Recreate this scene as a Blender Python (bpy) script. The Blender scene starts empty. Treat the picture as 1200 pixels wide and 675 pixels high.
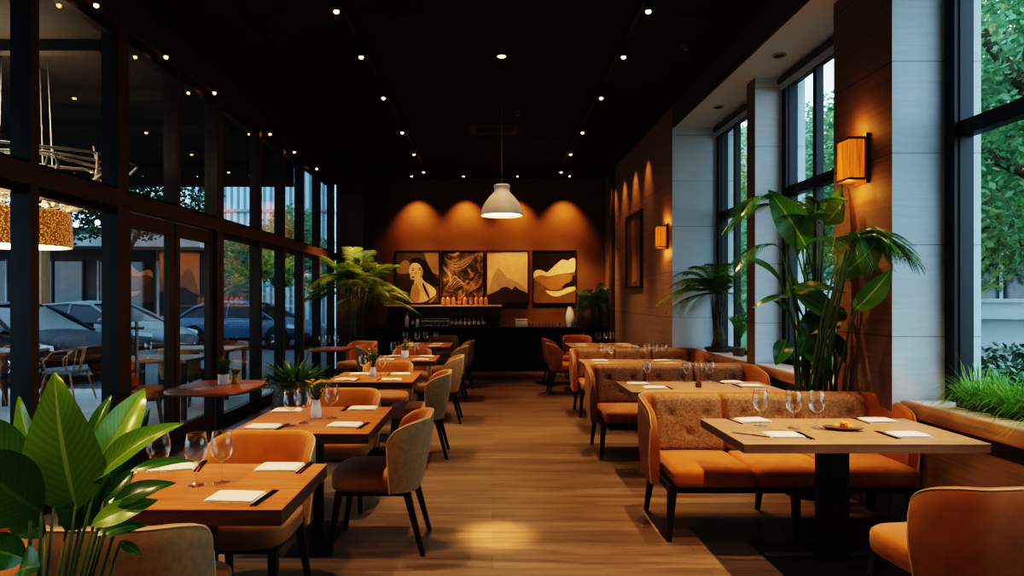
import bpy, bmesh, math, random
from mathutils import Vector, Matrix
rnd = random.Random(11)
sc = bpy.context.scene
C = sc.collection
PI = math.pi
F, CX, CY, EYE = 760.0, 577.0, 350.0, 1.5      # focal length in pixels, vanishing point, eye height

def W(px, py, Y):
    """point of the room seen at (px, py) in the photo, Y metres in front of the camera"""
    return Vector(((px - CX) / F * Y, Y, EYE - (py - CY) / F * Y))

def on(px, py, z=0.75):
    """point of the horizontal plane z seen at (px, py)"""
    Y = F * (EYE - z) / (py - CY)
    return Vector(((px - CX) / F * Y, Y, z))

# ------------------------------------------------------------------ mesh builder
class MB:
    def __init__(s):
        s.v, s.f, s.m, s.a = [], [], [], []
    def add(s, vs, fs, mi=0, M=None, att=None):
        b = len(s.v)
        for i, p in enumerate(vs):
            p = Vector(p)
            if M is not None: p = M @ p
            s.v.append(p)
            s.a.append(att[i] if att else (0.0, 0.0, 0.0))
        for k, q in enumerate(fs):
            s.f.append(tuple(b + i for i in q))
            s.m.append(mi[k] if isinstance(mi, (list, tuple)) else mi)
        return s
    def box(s, lo, hi, mi=0, M=None):
        x0, y0, z0 = lo; x1, y1, z1 = hi
        vs = [(x0,y0,z0),(x1,y0,z0),(x1,y1,z0),(x0,y1,z0),(x0,y0,z1),(x1,y0,z1),(x1,y1,z1),(x0,y1,z1)]
        # faces: -z +z -y +x +y -x
        fs = [(3,2,1,0),(4,5,6,7),(0,1,5,4),(1,2,6,5),(2,3,7,6),(3,0,4,7)]
        return s.add(vs, fs, mi, M)
    def rbox(s, lo, hi, r, seg=3, mi=0, M=None, dome=0.0, pinch=0.0):
        bm = bmesh.new()
        bmesh.ops.create_cube(bm, size=1.0)
        sx, sy, sz = (hi[i] - lo[i] for i in range(3))
        c = Vector([(hi[i] + lo[i]) / 2 for i in range(3)])
        for v in bm.verts: v.co = Vector((v.co.x*sx, v.co.y*sy, v.co.z*sz))
        bmesh.ops.bevel(bm, geom=bm.edges[:], offset=min(r, .49*min(sx,sy,sz)), segments=seg, profile=.5, affect='EDGES')
        if dome or pinch:
            bmesh.ops.subdivide_edges(bm, edges=[e for e in bm.edges if e.calc_length() > .12*max(sx,sy)], cuts=6, use_grid_fill=True)
            for v in bm.verts:
                u, w = 2*v.co.x/sx, 2*v.co.y/sy
                k = max(0, (1-u*u)) * max(0, (1-w*w))
                if v.co.z > sz*.2: v.co.z += dome*k
        vs = [v.co + c for v in bm.verts]
        for i, v in enumerate(bm.verts): v.index = i
        fs = [tuple(v.index for v in f.verts) for f in bm.faces]
        bm.free()
        return s.add(vs, fs, mi, M)
    def tube(s, pts, rad, n=8, mi=0, M=None, caps=True):
        pts = [Vector(p) for p in pts]
        if not isinstance(rad, (list, tuple)): rad = [rad]*len(pts)
        vs, fs = [], []
        up = None
        for i, p in enumerate(pts):
            d = (pts[min(i+1, len(pts)-1)] - pts[max(i-1, 0)])
            if d.length < 1e-9: d = Vector((0,0,1))
            d.normalize()
            if up is None:
                up = Vector((0,0,1)) if abs(d.z) < .9 else Vector((1,0,0))
            a = d.cross(up)
            if a.length < 1e-6: a = d.cross(Vector((0,1,0)))
            a.normalize(); b = a.cross(d); up = b
            for k in range(n):
                t = 2*PI*(k+.5)/n
                vs.append(p + (a*math.cos(t) + b*math.sin(t))*rad[i])
        for i in range(len(pts)-1):
            for k in range(n):
                fs.append((i*n+k, i*n+(k+1)%n, (i+1)*n+(k+1)%n, (i+1)*n+k))
        if caps:
            fs.append(tuple(range(n))[::-1]); fs.append(tuple((len(pts)-1)*n+k for k in range(n)))
        return s.add(vs, fs, mi, M)
    def lathe(s, prof, n=24, c=(0,0,0), mi=0, M=None, sq=None):
        vs, fs = [], []
        c = Vector(c)
        for r, z in prof:
            for k in range(n):
                t = 2*PI*k/n
                x, y = math.cos(t), math.sin(t)
                if sq:
                    e = 2.0/sq
                    x = math.copysign(abs(x)**e, x); y = math.copysign(abs(y)**e, y)
                vs.append(c + Vector((r*x, r*y, z)))
        for i in range(len(prof)-1):
            for k in range(n):
                fs.append((i*n+k, i*n+(k+1)%n, (i+1)*n+(k+1)%n, (i+1)*n+k))
        return s.add(vs, fs, mi, M)
    def disc(s, r, c, n=24, mi=0, M=None):
        c = Vector(c)
        return s.add([c + Vector((r*math.cos(2*PI*k/n), r*math.sin(2*PI*k/n), 0)) for k in range(n)], [tuple(range(n))], mi, M)
    def prism(s, poly, z0, z1, mi=0, M=None):
        n = len(poly)
        vs = [(x, y, z0) for x, y in poly] + [(x, y, z1) for x, y in poly]
        fs = [tuple(range(n))[::-1], tuple(range(n, 2*n))] + [(i, (i+1) % n, n+(i+1) % n, n+i) for i in range(n)]
        return s.add(vs, fs, mi, M)
    def grid(s, rows, mi=0, M=None, att=None, closed=False):
        n = len(rows[0])
        vs = [p for r in rows for p in r]
        at = [p for r in att for p in r] if att else None
        fs = []
        for i in range(len(rows)-1):
            for k in range(n if closed else n-1):
                fs.append((i*n+k, i*n+(k+1) % n, (i+1)*n+(k+1) % n, (i+1)*n+k))
        return s.add(vs, fs, mi, M, at)
    def ball(s, c, r, mi=0, n=8, sz=1.0, M=None):
        prof = [(max(1e-4, r*math.sin(PI*i/n)), -r*sz*math.cos(PI*i/n)) for i in range(n+1)]
        return s.lathe(prof, max(6, n), c, mi, M)
    def build(s, name, mats, parent=None, angle=40, smooth=True):
        me = bpy.data.meshes.new(name)
        me.from_pydata([tuple(v) for v in s.v], [], s.f)
        if not isinstance(mats, (list, tuple)): mats = [mats]
        for m in mats: me.materials.append(m)
        me.polygons.foreach_set('material_index', s.m)
        if smooth:
            me.polygons.foreach_set('use_smooth', [True]*len(s.f))
        if any(x != (0.0, 0.0, 0.0) for x in s.a):
            at = me.attributes.new('luv', 'FLOAT_VECTOR', 'POINT')
            at.data.foreach_set('vector', [c for x in s.a for c in x])
        me.update(); me.validate()
        if smooth and angle < 180: me.set_sharp_from_angle(angle=math.radians(angle))
        o = bpy.data.objects.new(name, me)
        C.objects.link(o)
        if parent is not None: o.parent = parent
        return o

def tag(o, label, cat, group=None, kind=None):
    o['label'] = label; o['category'] = cat
    if group: o['group'] = group
    if kind: o['kind'] = kind
    return o

def thing(name, label, cat, loc=(0,0,0), rz=0.0, group=None):
    o = bpy.data.objects.new(name, None)
    o.empty_display_size = .1
    C.objects.link(o)
    o.location = loc; o.rotation_euler = (0, 0, rz)
    return tag(o, label, cat, group)

def struct(name, mb, mats, parent=None, **k):
    o = mb.build(name, mats, parent, **k)
    if parent is None: o['kind'] = 'structure'
    return o

def struct_root(name, loc=(0,0,0)):
    o = bpy.data.objects.new(name, None); C.objects.link(o); o.location = loc; o['kind'] = 'structure'
    return o

def dup(root, loc, rz=None, label=None, group=None, scale=None):
    r = root.copy(); C.objects.link(r); r.location = loc
    if rz is not None: r.rotation_euler = (0, 0, rz)
    if label: r['label'] = label
    if group: r['group'] = group
    if scale: r.scale = scale
    for ch in list(root.children):
        c = ch.copy(); C.objects.link(c); c.parent = r
        for g in list(ch.children):
            d = g.copy(); C.objects.link(d); d.parent = c
    return r

# ------------------------------------------------------------------ materials
def new_mat(name):
    m = bpy.data.materials.new(name); m.use_nodes = True
    nt = m.node_tree
    return m, nt, nt.nodes, nt.links, nt.nodes['Principled BSDF']

def rgb(c): return (c[0], c[1], c[2], 1.0)

def mat(name, col, rough=.5, metal=0.0, spec=.5, bump=0.0, bscale=200.0, var=0.0, vscale=6.0, emit=None, estr=0.0, sheen=0.0, coat=0.0):
    m, nt, N, L, b = new_mat(name)
    b.inputs['Base Color'].default_value = rgb(col)
    b.inputs['Roughness'].default_value = rough
    b.inputs['Metallic'].default_value = metal
    b.inputs['Specular IOR Level'].default_value = spec
    if sheen:
        b.inputs['Sheen Weight'].default_value = sheen; b.inputs['Sheen Roughness'].default_value = .4
    if coat: b.inputs['Coat Weight'].default_value = coat
    if emit:
        b.inputs['Emission Color'].default_value = rgb(emit); b.inputs['Emission Strength'].default_value = estr
    if bump or var:
        tc = N.new('ShaderNodeTexCoord')
    if bump:
        n = N.new('ShaderNodeTexNoise'); n.inputs['Scale'].default_value = bscale; n.inputs['Detail'].default_value = 3
        bp = N.new('ShaderNodeBump'); bp.inputs['Strength'].default_value = bump; bp.inputs['Distance'].default_value = .01
        L.new(tc.outputs['Object'], n.inputs['Vector']); L.new(n.outputs['Fac'], bp.inputs['Height']); L.new(bp.outputs['Normal'], b.inputs['Normal'])
    if var:
        n2 = N.new('ShaderNodeTexNoise'); n2.inputs['Scale'].default_value = vscale; n2.inputs['Detail'].default_value = 5
        r = N.new('ShaderNodeValToRGB')
        r.color_ramp.elements[0].position = .3; r.color_ramp.elements[1].position = .7
        r.color_ramp.elements[0].color = rgb([max(0, c*(1-var)) for c in col]); r.color_ramp.elements[1].color = rgb([min(1, c*(1+var)) for c in col])
        L.new(tc.outputs['Object'], n2.inputs['Vector']); L.new(n2.outputs['Fac'], r.inputs['Fac']); L.new(r.outputs['Color'], b.inputs['Base Color'])
    return m

def wood(name, c1, c2, rough=.45, sc_=(1.2, 22, 22), bump=.08, rand=True, spec=.5):
    m, nt, N, L, b = new_mat(name)
    tc = N.new('ShaderNodeTexCoord'); mp = N.new('ShaderNodeMapping'); mp.inputs['Scale'].default_value = sc_
    L.new(tc.outputs['Object'], mp.inputs['Vector'])
    vec = mp.outputs['Vector']
    if rand:
        oi = N.new('ShaderNodeObjectInfo'); ad = N.new('ShaderNodeVectorMath'); ad.operation = 'MULTIPLY_ADD'
        ad.inputs[1].default_value = (37, 37, 37)
        L.new(oi.outputs['Random'], ad.inputs[0]); L.new(vec, ad.inputs[2]); vec = ad.outputs['Vector']
    n = N.new('ShaderNodeTexNoise'); n.inputs['Scale'].default_value = 1.6; n.inputs['Detail'].default_value = 7; n.inputs['Roughness'].default_value = .62; n.inputs['Distortion'].default_value = .5
    L.new(vec, n.inputs['Vector'])
    r = N.new('ShaderNodeValToRGB'); r.color_ramp.elements[0].position = .32; r.color_ramp.elements[1].position = .68
    r.color_ramp.elements[0].color = rgb(c1); r.color_ramp.elements[1].color = rgb(c2)
    L.new(n.outputs['Fac'], r.inputs['Fac']); L.new(r.outputs['Color'], b.inputs['Base Color'])
    bp = N.new('ShaderNodeBump'); bp.inputs['Strength'].default_value = bump; bp.inputs['Distance'].default_value = .005
    L.new(n.outputs['Fac'], bp.inputs['Height']); L.new(bp.outputs['Normal'], b.inputs['Normal'])
    b.inputs['Roughness'].default_value = rough; b.inputs['Specular IOR Level'].default_value = spec
    return m

def floor_mat():
    m, nt, N, L, b = new_mat('floor planks')
    tc = N.new('ShaderNodeTexCoord')
    br = N.new('ShaderNodeTexBrick')
    br.offset = .37; br.inputs['Scale'].default_value = 1.0
    br.inputs['Brick Width'].default_value = 1.9; br.inputs['Row Height'].default_value = .19
    br.inputs['Mortar Size'].default_value = .0015; br.inputs['Mortar Smooth'].default_value = .2; br.inputs['Bias'].default_value = 0
    br.inputs['Color1'].default_value = (.22, .155, .110, 1); br.inputs['Color2'].default_value = (.15, .107, .075, 1); br.inputs['Mortar'].default_value = (.10, .06, .033, 1)
    L.new(tc.outputs['Object'], br.inputs['Vector'])
    mp = N.new('ShaderNodeMapping'); mp.inputs['Scale'].default_value = (.75, 9, 1)
    L.new(tc.outputs['Object'], mp.inputs['Vector'])
    n = N.new('ShaderNodeTexNoise'); n.inputs['Scale'].default_value = 1.5; n.inputs['Detail'].default_value = 9; n.inputs['Roughness'].default_value = .65; n.inputs['Distortion'].default_value = .8
    L.new(mp.outputs['Vector'], n.inputs['Vector'])
    r = N.new('ShaderNodeValToRGB'); r.color_ramp.elements[0].position = .34; r.color_ramp.elements[1].position = .66
    r.color_ramp.elements[0].color = (.42, .40, .38, 1); r.color_ramp.elements[1].color = (1.25, 1.2, 1.12, 1)
    L.new(n.outputs['Fac'], r.inputs['Fac'])
    mx = N.new('ShaderNodeMix'); mx.data_type = 'RGBA'; mx.blend_type = 'MULTIPLY'; mx.inputs['Factor'].default_value = .8
    L.new(br.outputs['Color'], mx.inputs['A']); L.new(r.outputs['Color'], mx.inputs['B'])
    L.new(mx.outputs['Result'], b.inputs['Base Color'])
    rr = N.new('ShaderNodeMapRange'); rr.inputs['To Min'].default_value = .30; rr.inputs['To Max'].default_value = .48
    L.new(n.outputs['Fac'], rr.inputs['Value']); L.new(rr.outputs['Result'], b.inputs['Roughness'])
    bp = N.new('ShaderNodeBump'); bp.inputs['Strength'].default_value = .06; bp.inputs['Distance'].default_value = .004
    L.new(n.outputs['Fac'], bp.inputs['Height']); L.new(bp.outputs['Normal'], b.inputs['Normal'])
    b.inputs['Specular IOR Level'].default_value = .45
    return m

def panel_mat(name, c1, c2, rough, seam, fine=(1, 1, 70), seam_h=.62, axis='Z', bump=.15):
    """plaster or veneer panels with fine horizontal streaks and horizontal seams"""
    m, nt, N, L, b = new_mat(name)
    tc = N.new('ShaderNodeTexCoord'); mp = N.new('ShaderNodeMapping'); mp.inputs['Scale'].default_value = fine
    L.new(tc.outputs['Object'], mp.inputs['Vector'])
    n = N.new('ShaderNodeTexNoise'); n.inputs['Scale'].default_value = 1.4; n.inputs['Detail'].default_value = 6; n.inputs['Roughness'].default_value = .6
    L.new(mp.outputs['Vector'], n.inputs['Vector'])
    r = N.new('ShaderNodeValToRGB'); r.color_ramp.elements[0].position = .3; r.color_ramp.elements[1].position = .7
    r.color_ramp.elements[0].color = rgb(c1); r.color_ramp.elements[1].color = rgb(c2)
    L.new(n.outputs['Fac'], r.inputs['Fac'])
    sp = N.new('ShaderNodeSeparateXYZ'); L.new(tc.outputs['Object'], sp.inputs['Vector'])
    dv = N.new('ShaderNodeMath'); dv.operation = 'DIVIDE'; dv.inputs[1].default_value = seam_h; L.new(sp.outputs[axis], dv.inputs[0])
    fr = N.new('ShaderNodeMath'); fr.operation = 'FRACT'; L.new(dv.outputs[0], fr.inputs[0])
    lt = N.new('ShaderNodeMath'); lt.operation = 'LESS_THAN'; lt.inputs[1].default_value = .012; L.new(fr.outputs[0], lt.inputs[0])
    mx = N.new('ShaderNodeMix'); mx.data_type = 'RGBA'
    L.new(lt.outputs[0], mx.inputs['Factor']); L.new(r.outputs['Color'], mx.inputs['A']); mx.inputs['B'].default_value = rgb(seam)
    L.new(mx.outputs['Result'], b.inputs['Base Color'])
    bp = N.new('ShaderNodeBump'); bp.inputs['Strength'].default_value = bump; bp.inputs['Distance'].default_value = .004
    L.new(n.outputs['Fac'], bp.inputs['Height']); L.new(bp.outputs['Normal'], b.inputs['Normal'])
    b.inputs['Roughness'].default_value = rough; b.inputs['Specular IOR Level'].default_value = .25
    return m

def glass_mat(name, ior, tint=(1,1,1), rough=0.0, gain=1.0):
    m, nt, N, L, b = new_mat(name)
    N.remove(b)
    out = N['Material Output']
    t = N.new('ShaderNodeBsdfTransparent'); t.inputs['Color'].default_value = rgb(tint)
    g = N.new('ShaderNodeBsdfGlossy'); g.inputs['Roughness'].default_value = rough; g.inputs['Color'].default_value = (1,1,1,1)
    # same reflectance from both sides of a pane
    lw = N.new('ShaderNodeLayerWeight'); lw.inputs['Blend'].default_value = .5
    pw = N.new('ShaderNodeMath'); pw.operation = 'POWER'; pw.inputs[1].default_value = ior
    ml = N.new('ShaderNodeMath'); ml.operation = 'MULTIPLY_ADD'; ml.inputs[1].default_value = gain; ml.inputs[2].default_value = .025; ml.use_clamp = True
    L.new(lw.outputs['Facing'], pw.inputs[0]); L.new(pw.outputs[0], ml.inputs[0])
    mx = N.new('ShaderNodeMixShader')
    L.new(ml.outputs[0], mx.inputs['Fac']); L.new(t.outputs[0], mx.inputs[1]); L.new(g.outputs[0], mx.inputs[2])
    L.new(mx.outputs[0], out.inputs['Surface'])
    return m

def leaf_mat(name, c1, c2, rib, rough=.35, trans=.3, vein=14.0, varw=.5):
    m, nt, N, L, b = new_mat(name)
    at = N.new('ShaderNodeAttribute'); at.attribute_name = 'luv'
    sp = N.new('ShaderNodeSeparateXYZ'); L.new(at.outputs['Vector'], sp.inputs['Vector'])
    mx0 = N.new('ShaderNodeMix'); mx0.data_type = 'RGBA'; mx0.inputs['A'].default_value = rgb(c1); mx0.inputs['B'].default_value = rgb(c2)
    L.new(sp.outputs['Z'], mx0.inputs['Factor'])
    ab = N.new('ShaderNodeMath'); ab.operation = 'ABSOLUTE'; L.new(sp.outputs['X'], ab.inputs[0])
    # side veins: stripes along t - 0.35|u|
    ma = N.new('ShaderNodeMath'); ma.operation = 'MULTIPLY_ADD'; ma.inputs[1].default_value = -.22; L.new(ab.outputs[0], ma.inputs[0]); L.new(sp.outputs['Y'], ma.inputs[2])
    ms = N.new('ShaderNodeMath'); ms.operation = 'MULTIPLY'; ms.inputs[1].default_value = vein*2*PI; L.new(ma.outputs[0], ms.inputs[0])
    sn = N.new('ShaderNodeMath'); sn.operation = 'SINE'; L.new(ms.outputs[0], sn.inputs[0])
    mr = N.new('ShaderNodeMapRange'); mr.inputs['From Min'].default_value = -1; mr.inputs['To Min'].default_value = .78; mr.inputs['To Max'].default_value = 1.06; L.new(sn.outputs[0], mr.inputs['Value'])
    mm = N.new('ShaderNodeMix'); mm.data_type = 'RGBA'; mm.blend_type = 'MULTIPLY'; mm.inputs['Factor'].default_value = varw
    L.new(mx0.outputs['Result'], mm.inputs['A']); L.new(mr.outputs['Result'], mm.inputs['B'])
    lt = N.new('ShaderNodeMath'); lt.operation = 'LESS_THAN'; lt.inputs[1].default_value = .034; L.new(ab.outputs[0], lt.inputs[0])
    mx = N.new('ShaderNodeMix'); mx.data_type = 'RGBA'; L.new(lt.outputs[0], mx.inputs['Factor']); L.new(mm.outputs['Result'], mx.inputs['A']); mx.inputs['B'].default_value = rgb(rib)
    L.new(mx.outputs['Result'], b.inputs['Base Color'])
    b.inputs['Roughness'].default_value = rough
    tr = N.new('ShaderNodeBsdfTranslucent'); L.new(mx.outputs['Result'], tr.inputs['Color'])
    ms2 = N.new('ShaderNodeMixShader'); ms2.inputs['Fac'].default_value = trans
    L.new(b.outputs[0], ms2.inputs[1]); L.new(tr.outputs[0], ms2.inputs[2]); L.new(ms2.outputs[0], N['Material Output'].inputs['Surface'])
    return m

def emis(name, col, s):
    m, nt, N, L, b = new_mat(name)
    b.inputs['Base Color'].default_value = rgb(col); b.inputs['Emission Color'].default_value = rgb(col); b.inputs['Emission Strength'].default_value = s
    return m

M = {}
M['floor'] = floor_mat()
M['ceiling'] = mat('ceiling paint', (.016, .0135, .011), .7, spec=.2, var=.2, vscale=1.5)
M['black'] = mat('black metal', (.010, .010, .011), .45, spec=.4)
M['seam'] = mat('ceiling seam', (.004, .004, .004), .8)
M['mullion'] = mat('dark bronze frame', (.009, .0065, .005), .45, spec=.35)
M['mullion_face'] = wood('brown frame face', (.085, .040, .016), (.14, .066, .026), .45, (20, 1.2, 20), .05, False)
M['pane'] = glass_mat('window glass', 3.6, (.56, .61, .62), gain=1.6)
M['pane_r'] = glass_mat('garden window glass', 4.0, (.93, .98, 1.0), gain=.5)
M['crystal'] = glass_mat('wine glass crystal', 2.2, (.95, .96, .96), .02, gain=.75)
M['backwall'] = mat('brown wall paint', (.16, .083, .036), .75, spec=.15, bump=.05, bscale=60, var=.12, vscale=2)
M['brownwall'] = panel_mat('brown veneer panels', (.21, .125, .070), (.28, .172, .098), .6, (.07, .04, .022), (1, 1.2, 40), .62)
M['brownpier'] = panel_mat('brown plaster pier', (.135, .082, .048), (.185, .115, .068), .65, (.06, .035, .02), (1, 1.2, 40), .62)
M['reveal'] = panel_mat('pale grey plaster', (.50, .54, .57), (.57, .61, .64), .8, (.30, .32, .34), (3, 3, 60), .62)
M['soffit'] = mat('grey soffit paint', (.52, .59, .68), .8, spec=.15)
M['fascia'] = mat('brown fascia', (.075, .043, .024), .7, spec=.2)
M['sillwood'] = wood('sill oak', (.22, .11, .045), (.40, .22, .10), .45, (20, 1.2, 20))
M['silltop'] = mat('pale sill top', (.55, .50, .44), .45)
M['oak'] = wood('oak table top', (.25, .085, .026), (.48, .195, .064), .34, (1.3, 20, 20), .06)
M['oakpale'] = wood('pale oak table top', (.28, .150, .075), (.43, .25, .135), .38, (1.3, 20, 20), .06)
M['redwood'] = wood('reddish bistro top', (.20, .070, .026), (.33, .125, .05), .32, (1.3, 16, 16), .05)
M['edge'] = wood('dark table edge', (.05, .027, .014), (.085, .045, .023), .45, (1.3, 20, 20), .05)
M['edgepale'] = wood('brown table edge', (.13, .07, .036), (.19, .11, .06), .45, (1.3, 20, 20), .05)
M['khaki'] = mat('khaki weave', (.29, .185, .095), .85, spec=.15, bump=.35, bscale=420, var=.12, vscale=40, sheen=.2)
M['orange'] = mat('orange suede', (.39, .138, .024), .72, spec=.25, bump=.12, bscale=300, var=.15, vscale=9, sheen=.25)
M['rust'] = mat('rust suede', (.33, .117, .030), .72, spec=.25, bump=.15, bscale=300, var=.15, vscale=9, sheen=.2)
M['seatbrown'] = mat('brown seat suede', (.25, .110, .036), .75, spec=.2, bump=.12, bscale=300, var=.15, vscale=9, sheen=.2)
M['tweed'] = mat('tan tweed', (.27, .155, .078), .9, spec=.1, bump=.6, bscale=160, var=.35, vscale=70, sheen=.15)
M['piping'] = mat('tan piping', (.48, .31, .16), .7)
M['legwood'] = mat('black stained legs', (.013, .010, .009), .4, spec=.45)
M['linen'] = mat('cream linen', (.74, .68, .58), .85, spec=.15, bump=.15, bscale=350)
M['steel'] = mat('dark steel', (.06, .055, .05), .3, metal=1.0)
M['white'] = mat('white ceramic', (.74, .70, .64), .25)
M['yellowpot'] = mat('yellow flecked pot', (.55, .38, .10), .4, var=.5, vscale=60)
M['yellow'] = mat('yellow petals', (.75, .42, .06), .6)
M['green'] = leaf_mat('small leaves', (.06, .14, .025), (.12, .24, .05), (.14, .26, .06), .45, .3, 8, .3)
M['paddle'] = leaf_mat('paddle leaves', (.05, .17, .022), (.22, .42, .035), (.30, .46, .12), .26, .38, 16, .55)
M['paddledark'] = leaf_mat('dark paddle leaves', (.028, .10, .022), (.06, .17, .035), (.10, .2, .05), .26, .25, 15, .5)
M['palm'] = leaf_mat('palm leaflets', (.07, .13, .018), (.26, .32, .04), (.16, .22, .04), .4, .35, 6, .2)
M['palmdark'] = leaf_mat('dark palm leaflets', (.03, .085, .025), (.08, .17, .045), (.08, .15, .04), .38, .3, 6, .2)
M['stem'] = mat('green stems', (.07, .12, .03), .5)
M['brownstem'] = mat('brown stems', (.13, .085, .035), .7, bump=.3, bscale=60)
M['trunk'] = mat('bark', (.10, .07, .045), .9, bump=.8, bscale=30, var=.4, vscale=12)
M['potbrown'] = mat('brown stoneware', (.115, .070, .036), .5, var=.2, vscale=4)
M['potdark'] = mat('dark planter', (.018, .020, .018), .5)
M['soil'] = mat('potting soil', (.02, .014, .01), .95, bump=.8, bscale=80)
M['barblack'] = mat('bar black laquer', (.008, .007, .0065), .5, spec=.3)
M['shelf'] = wood('lit shelf board', (.46, .30, .16), (.60, .42, .25), .45, (1.2, 20, 20))
M['plaster'] = mat('pendant clay', (.55, .46, .36), .7, bump=.25, bscale=30, var=.12, vscale=8)
M['bulb'] = emis('warm bulb', (1, .44, .11), 7)
M['bulb_soft'] = emis('warm diffuser', (1, .66, .32), 7)
M['sconce'] = None
M['grey'] = mat('grey metal', (.32, .32, .33), .5)
M['dimgrey'] = mat('dim grey metal', (.055, .045, .035), .6)
# ================================================================== THE SETTING
ZC = 4.12; XL = -3.16; YB = 14.1
f = MB().box((-3.3, -2.6, -.06), (3.3, YB+.1, 0)); struct('floor', f, M['floor'], smooth=False)
f = MB().box((-3.4, -2.6, ZC), (3.3, YB+.1, ZC+.1), 0)
for y in (1.6, 3.2, 4.8, 6.0, 7.37, 8.97, 10.6, 12.2): f.box((-3.1, y-.008, ZC-.004), (2.45, y+.008, ZC+.01), 1)
f.box((-2.3, -2.5, ZC-.03), (-2.28, 13.2, ZC+.01), 1)
struct('ceiling', f, [M['ceiling'], M['seam']], smooth=False)
struct('wall_back', MB().box((-3.3, YB, 0), (3.3, YB+.12, ZC)), M['backwall'], smooth=False)
struct('wall_back_return', MB().box((XL, 13.12, 0), (-2.62, YB, ZC)), M['fascia'], smooth=False)
struct('wall_front', MB().box((-3.4, -2.7, 0), (3.3, -2.6, ZC)), M['backwall'], smooth=False)
struct('wall_left', MB().box((XL-.14, -2.6, 0), (XL, .26, ZC)), M['mullion'], smooth=False)
struct('wall_left_header', MB().box((XL-.16, .26, 3.80), (XL+.03, 13.12, ZC)).box((XL+.03, .26, 3.80), (XL+.05, 13.12, 3.86)), M['fascia'], smooth=False)
struct('trim_1', MB().box((XL-.15, .26, 2.28), (XL+.01, 13.12, 2.42)), M['mullion_face'], smooth=False)
struct('trim_2', MB().box((XL-.15, .26, 0), (XL+.01, 5.60, .09)).box((XL-.15, 7.40, 0), (XL+.01, 13.12, .09)), M['mullion'], smooth=False)
# right side: piers, solid far wall, bulkhead, soffit, sills
def faced_box(name, lo, hi, mats, order):
    """box with its own material on -z +z -y +x +y -x"""
    return struct(name, MB().box(lo, hi, order), mats, smooth=False)
XP = 2.70; XW = 3.08; ZS = 3.83
faced_box('wall_right', (2.45, 8.83, 0), (3.3, YB, ZC), [M['brownwall'], M['reveal']], [0, 0, 1, 0, 0, 0])
faced_box('wall_right_pier', (XP, 4.38, 0), (3.3, 5.13, ZS), [M['brownpier'], M['reveal']], [0, 0, 1, 0, 1, 0])
faced_box('wall_right_slim_pier', (2.77, 6.84, 0), (3.3, 7.06, ZS), [M['brownpier'], M['reveal']], [0, 0, 1, 0, 1, 0])
struct('wall_right_front', MB().box((XP, -2.6, 0), (3.3, .6, ZS)), M['brownpier'], smooth=False)
struct('wall_right_bulkhead', MB().box((2.45, -2.6, ZS), (2.48, 8.83, ZC)), M['fascia'], smooth=False)
struct('ceiling_soffit', MB().box((2.48, -2.6, ZS), (3.3, 8.83, ZC)), M['soffit'], smooth=False)
struct('trim_3', MB().box((2.38, 12.95, 0), (2.45, 13.25, ZC)), M['fascia'], smooth=False)
for k, (y0, y1) in enumerate(((.6, 4.38), (5.13, 6.84), (7.06, 8.83))):
    struct('wall_right_lower', MB().box((2.80, y0, 0), (3.3, y1, .715)), M['brownpier'], smooth=False)
    s = MB().rbox((2.755, y0+.002, .715), (2.80+.3, y1-.002, .812), .008, 2, 0)
    s.box((2.775, y0+.02, .812), (3.07, y1-.02, .818), 1)
    struct('trim_%d' % (4+k), s, [M['sillwood'], M['silltop']])
    # the garden windows
    wn = struct_root('window_%d' % (1+k), (XW, y0, 0))
    L = y1-y0
    fr = MB()
    d0, d1 = 0.0, .09
    fr.box((d0, L-.11, .80), (d1, L, 3.80)).box((d0, 0, .80), (d1, .09, 3.80))
    fr.box((d0, 0, .80), (d1, L, .87)).box((d0, 0, 3.73), (d1, L, 3.83))
    fr.box((d0, .05, 2.57), (d1, L-.05, 2.67))
    cuts = {0: [L-1.25, L-2.5], 1: [L-.62, .5], 2: [L-.55, .6]}[k]
    for c in cuts: fr.box((d0+.01, c-.035, .85), (d1-.01, c+.035, 3.75))
    fr.box((d0-.03, L-.10, .812), (d0, L-.01, 3.80))
    struct('window_frame', fr, M['black'], wn, smooth=False)
    edges = [.05] + sorted(cuts) + [L-.05]
    for a, b_ in zip(edges[:-1], edges[1:]):
        for z0, z1 in ((.85, 2.58), (2.66, 3.75)):
            struct('window_pane', MB().add([(.045, a, z0), (.045, b_, z0), (.045, b_, z1), (.045, a, z1)], [(0, 1, 2, 3)]), M['pane_r'], wn, smooth=False)
    if k:
        t = thing('roller_blind', 'rolled up dark blind above the %s garden window' % ('middle' if k == 1 else 'far narrow'), 'blind', (XW-.06, (y0+y1)/2, 3.78))
        bl = MB().tube([(0, -L/2+.03, 0), (0, L/2-.03, 0)], .035, 12); bl.build('blind_roll', M['dimgrey'], t)
        MB().box((-.008, -L/2+.04, -.10), (.008, L/2-.04, -.03)).build('blind_hem', M['grey'], t)

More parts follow.
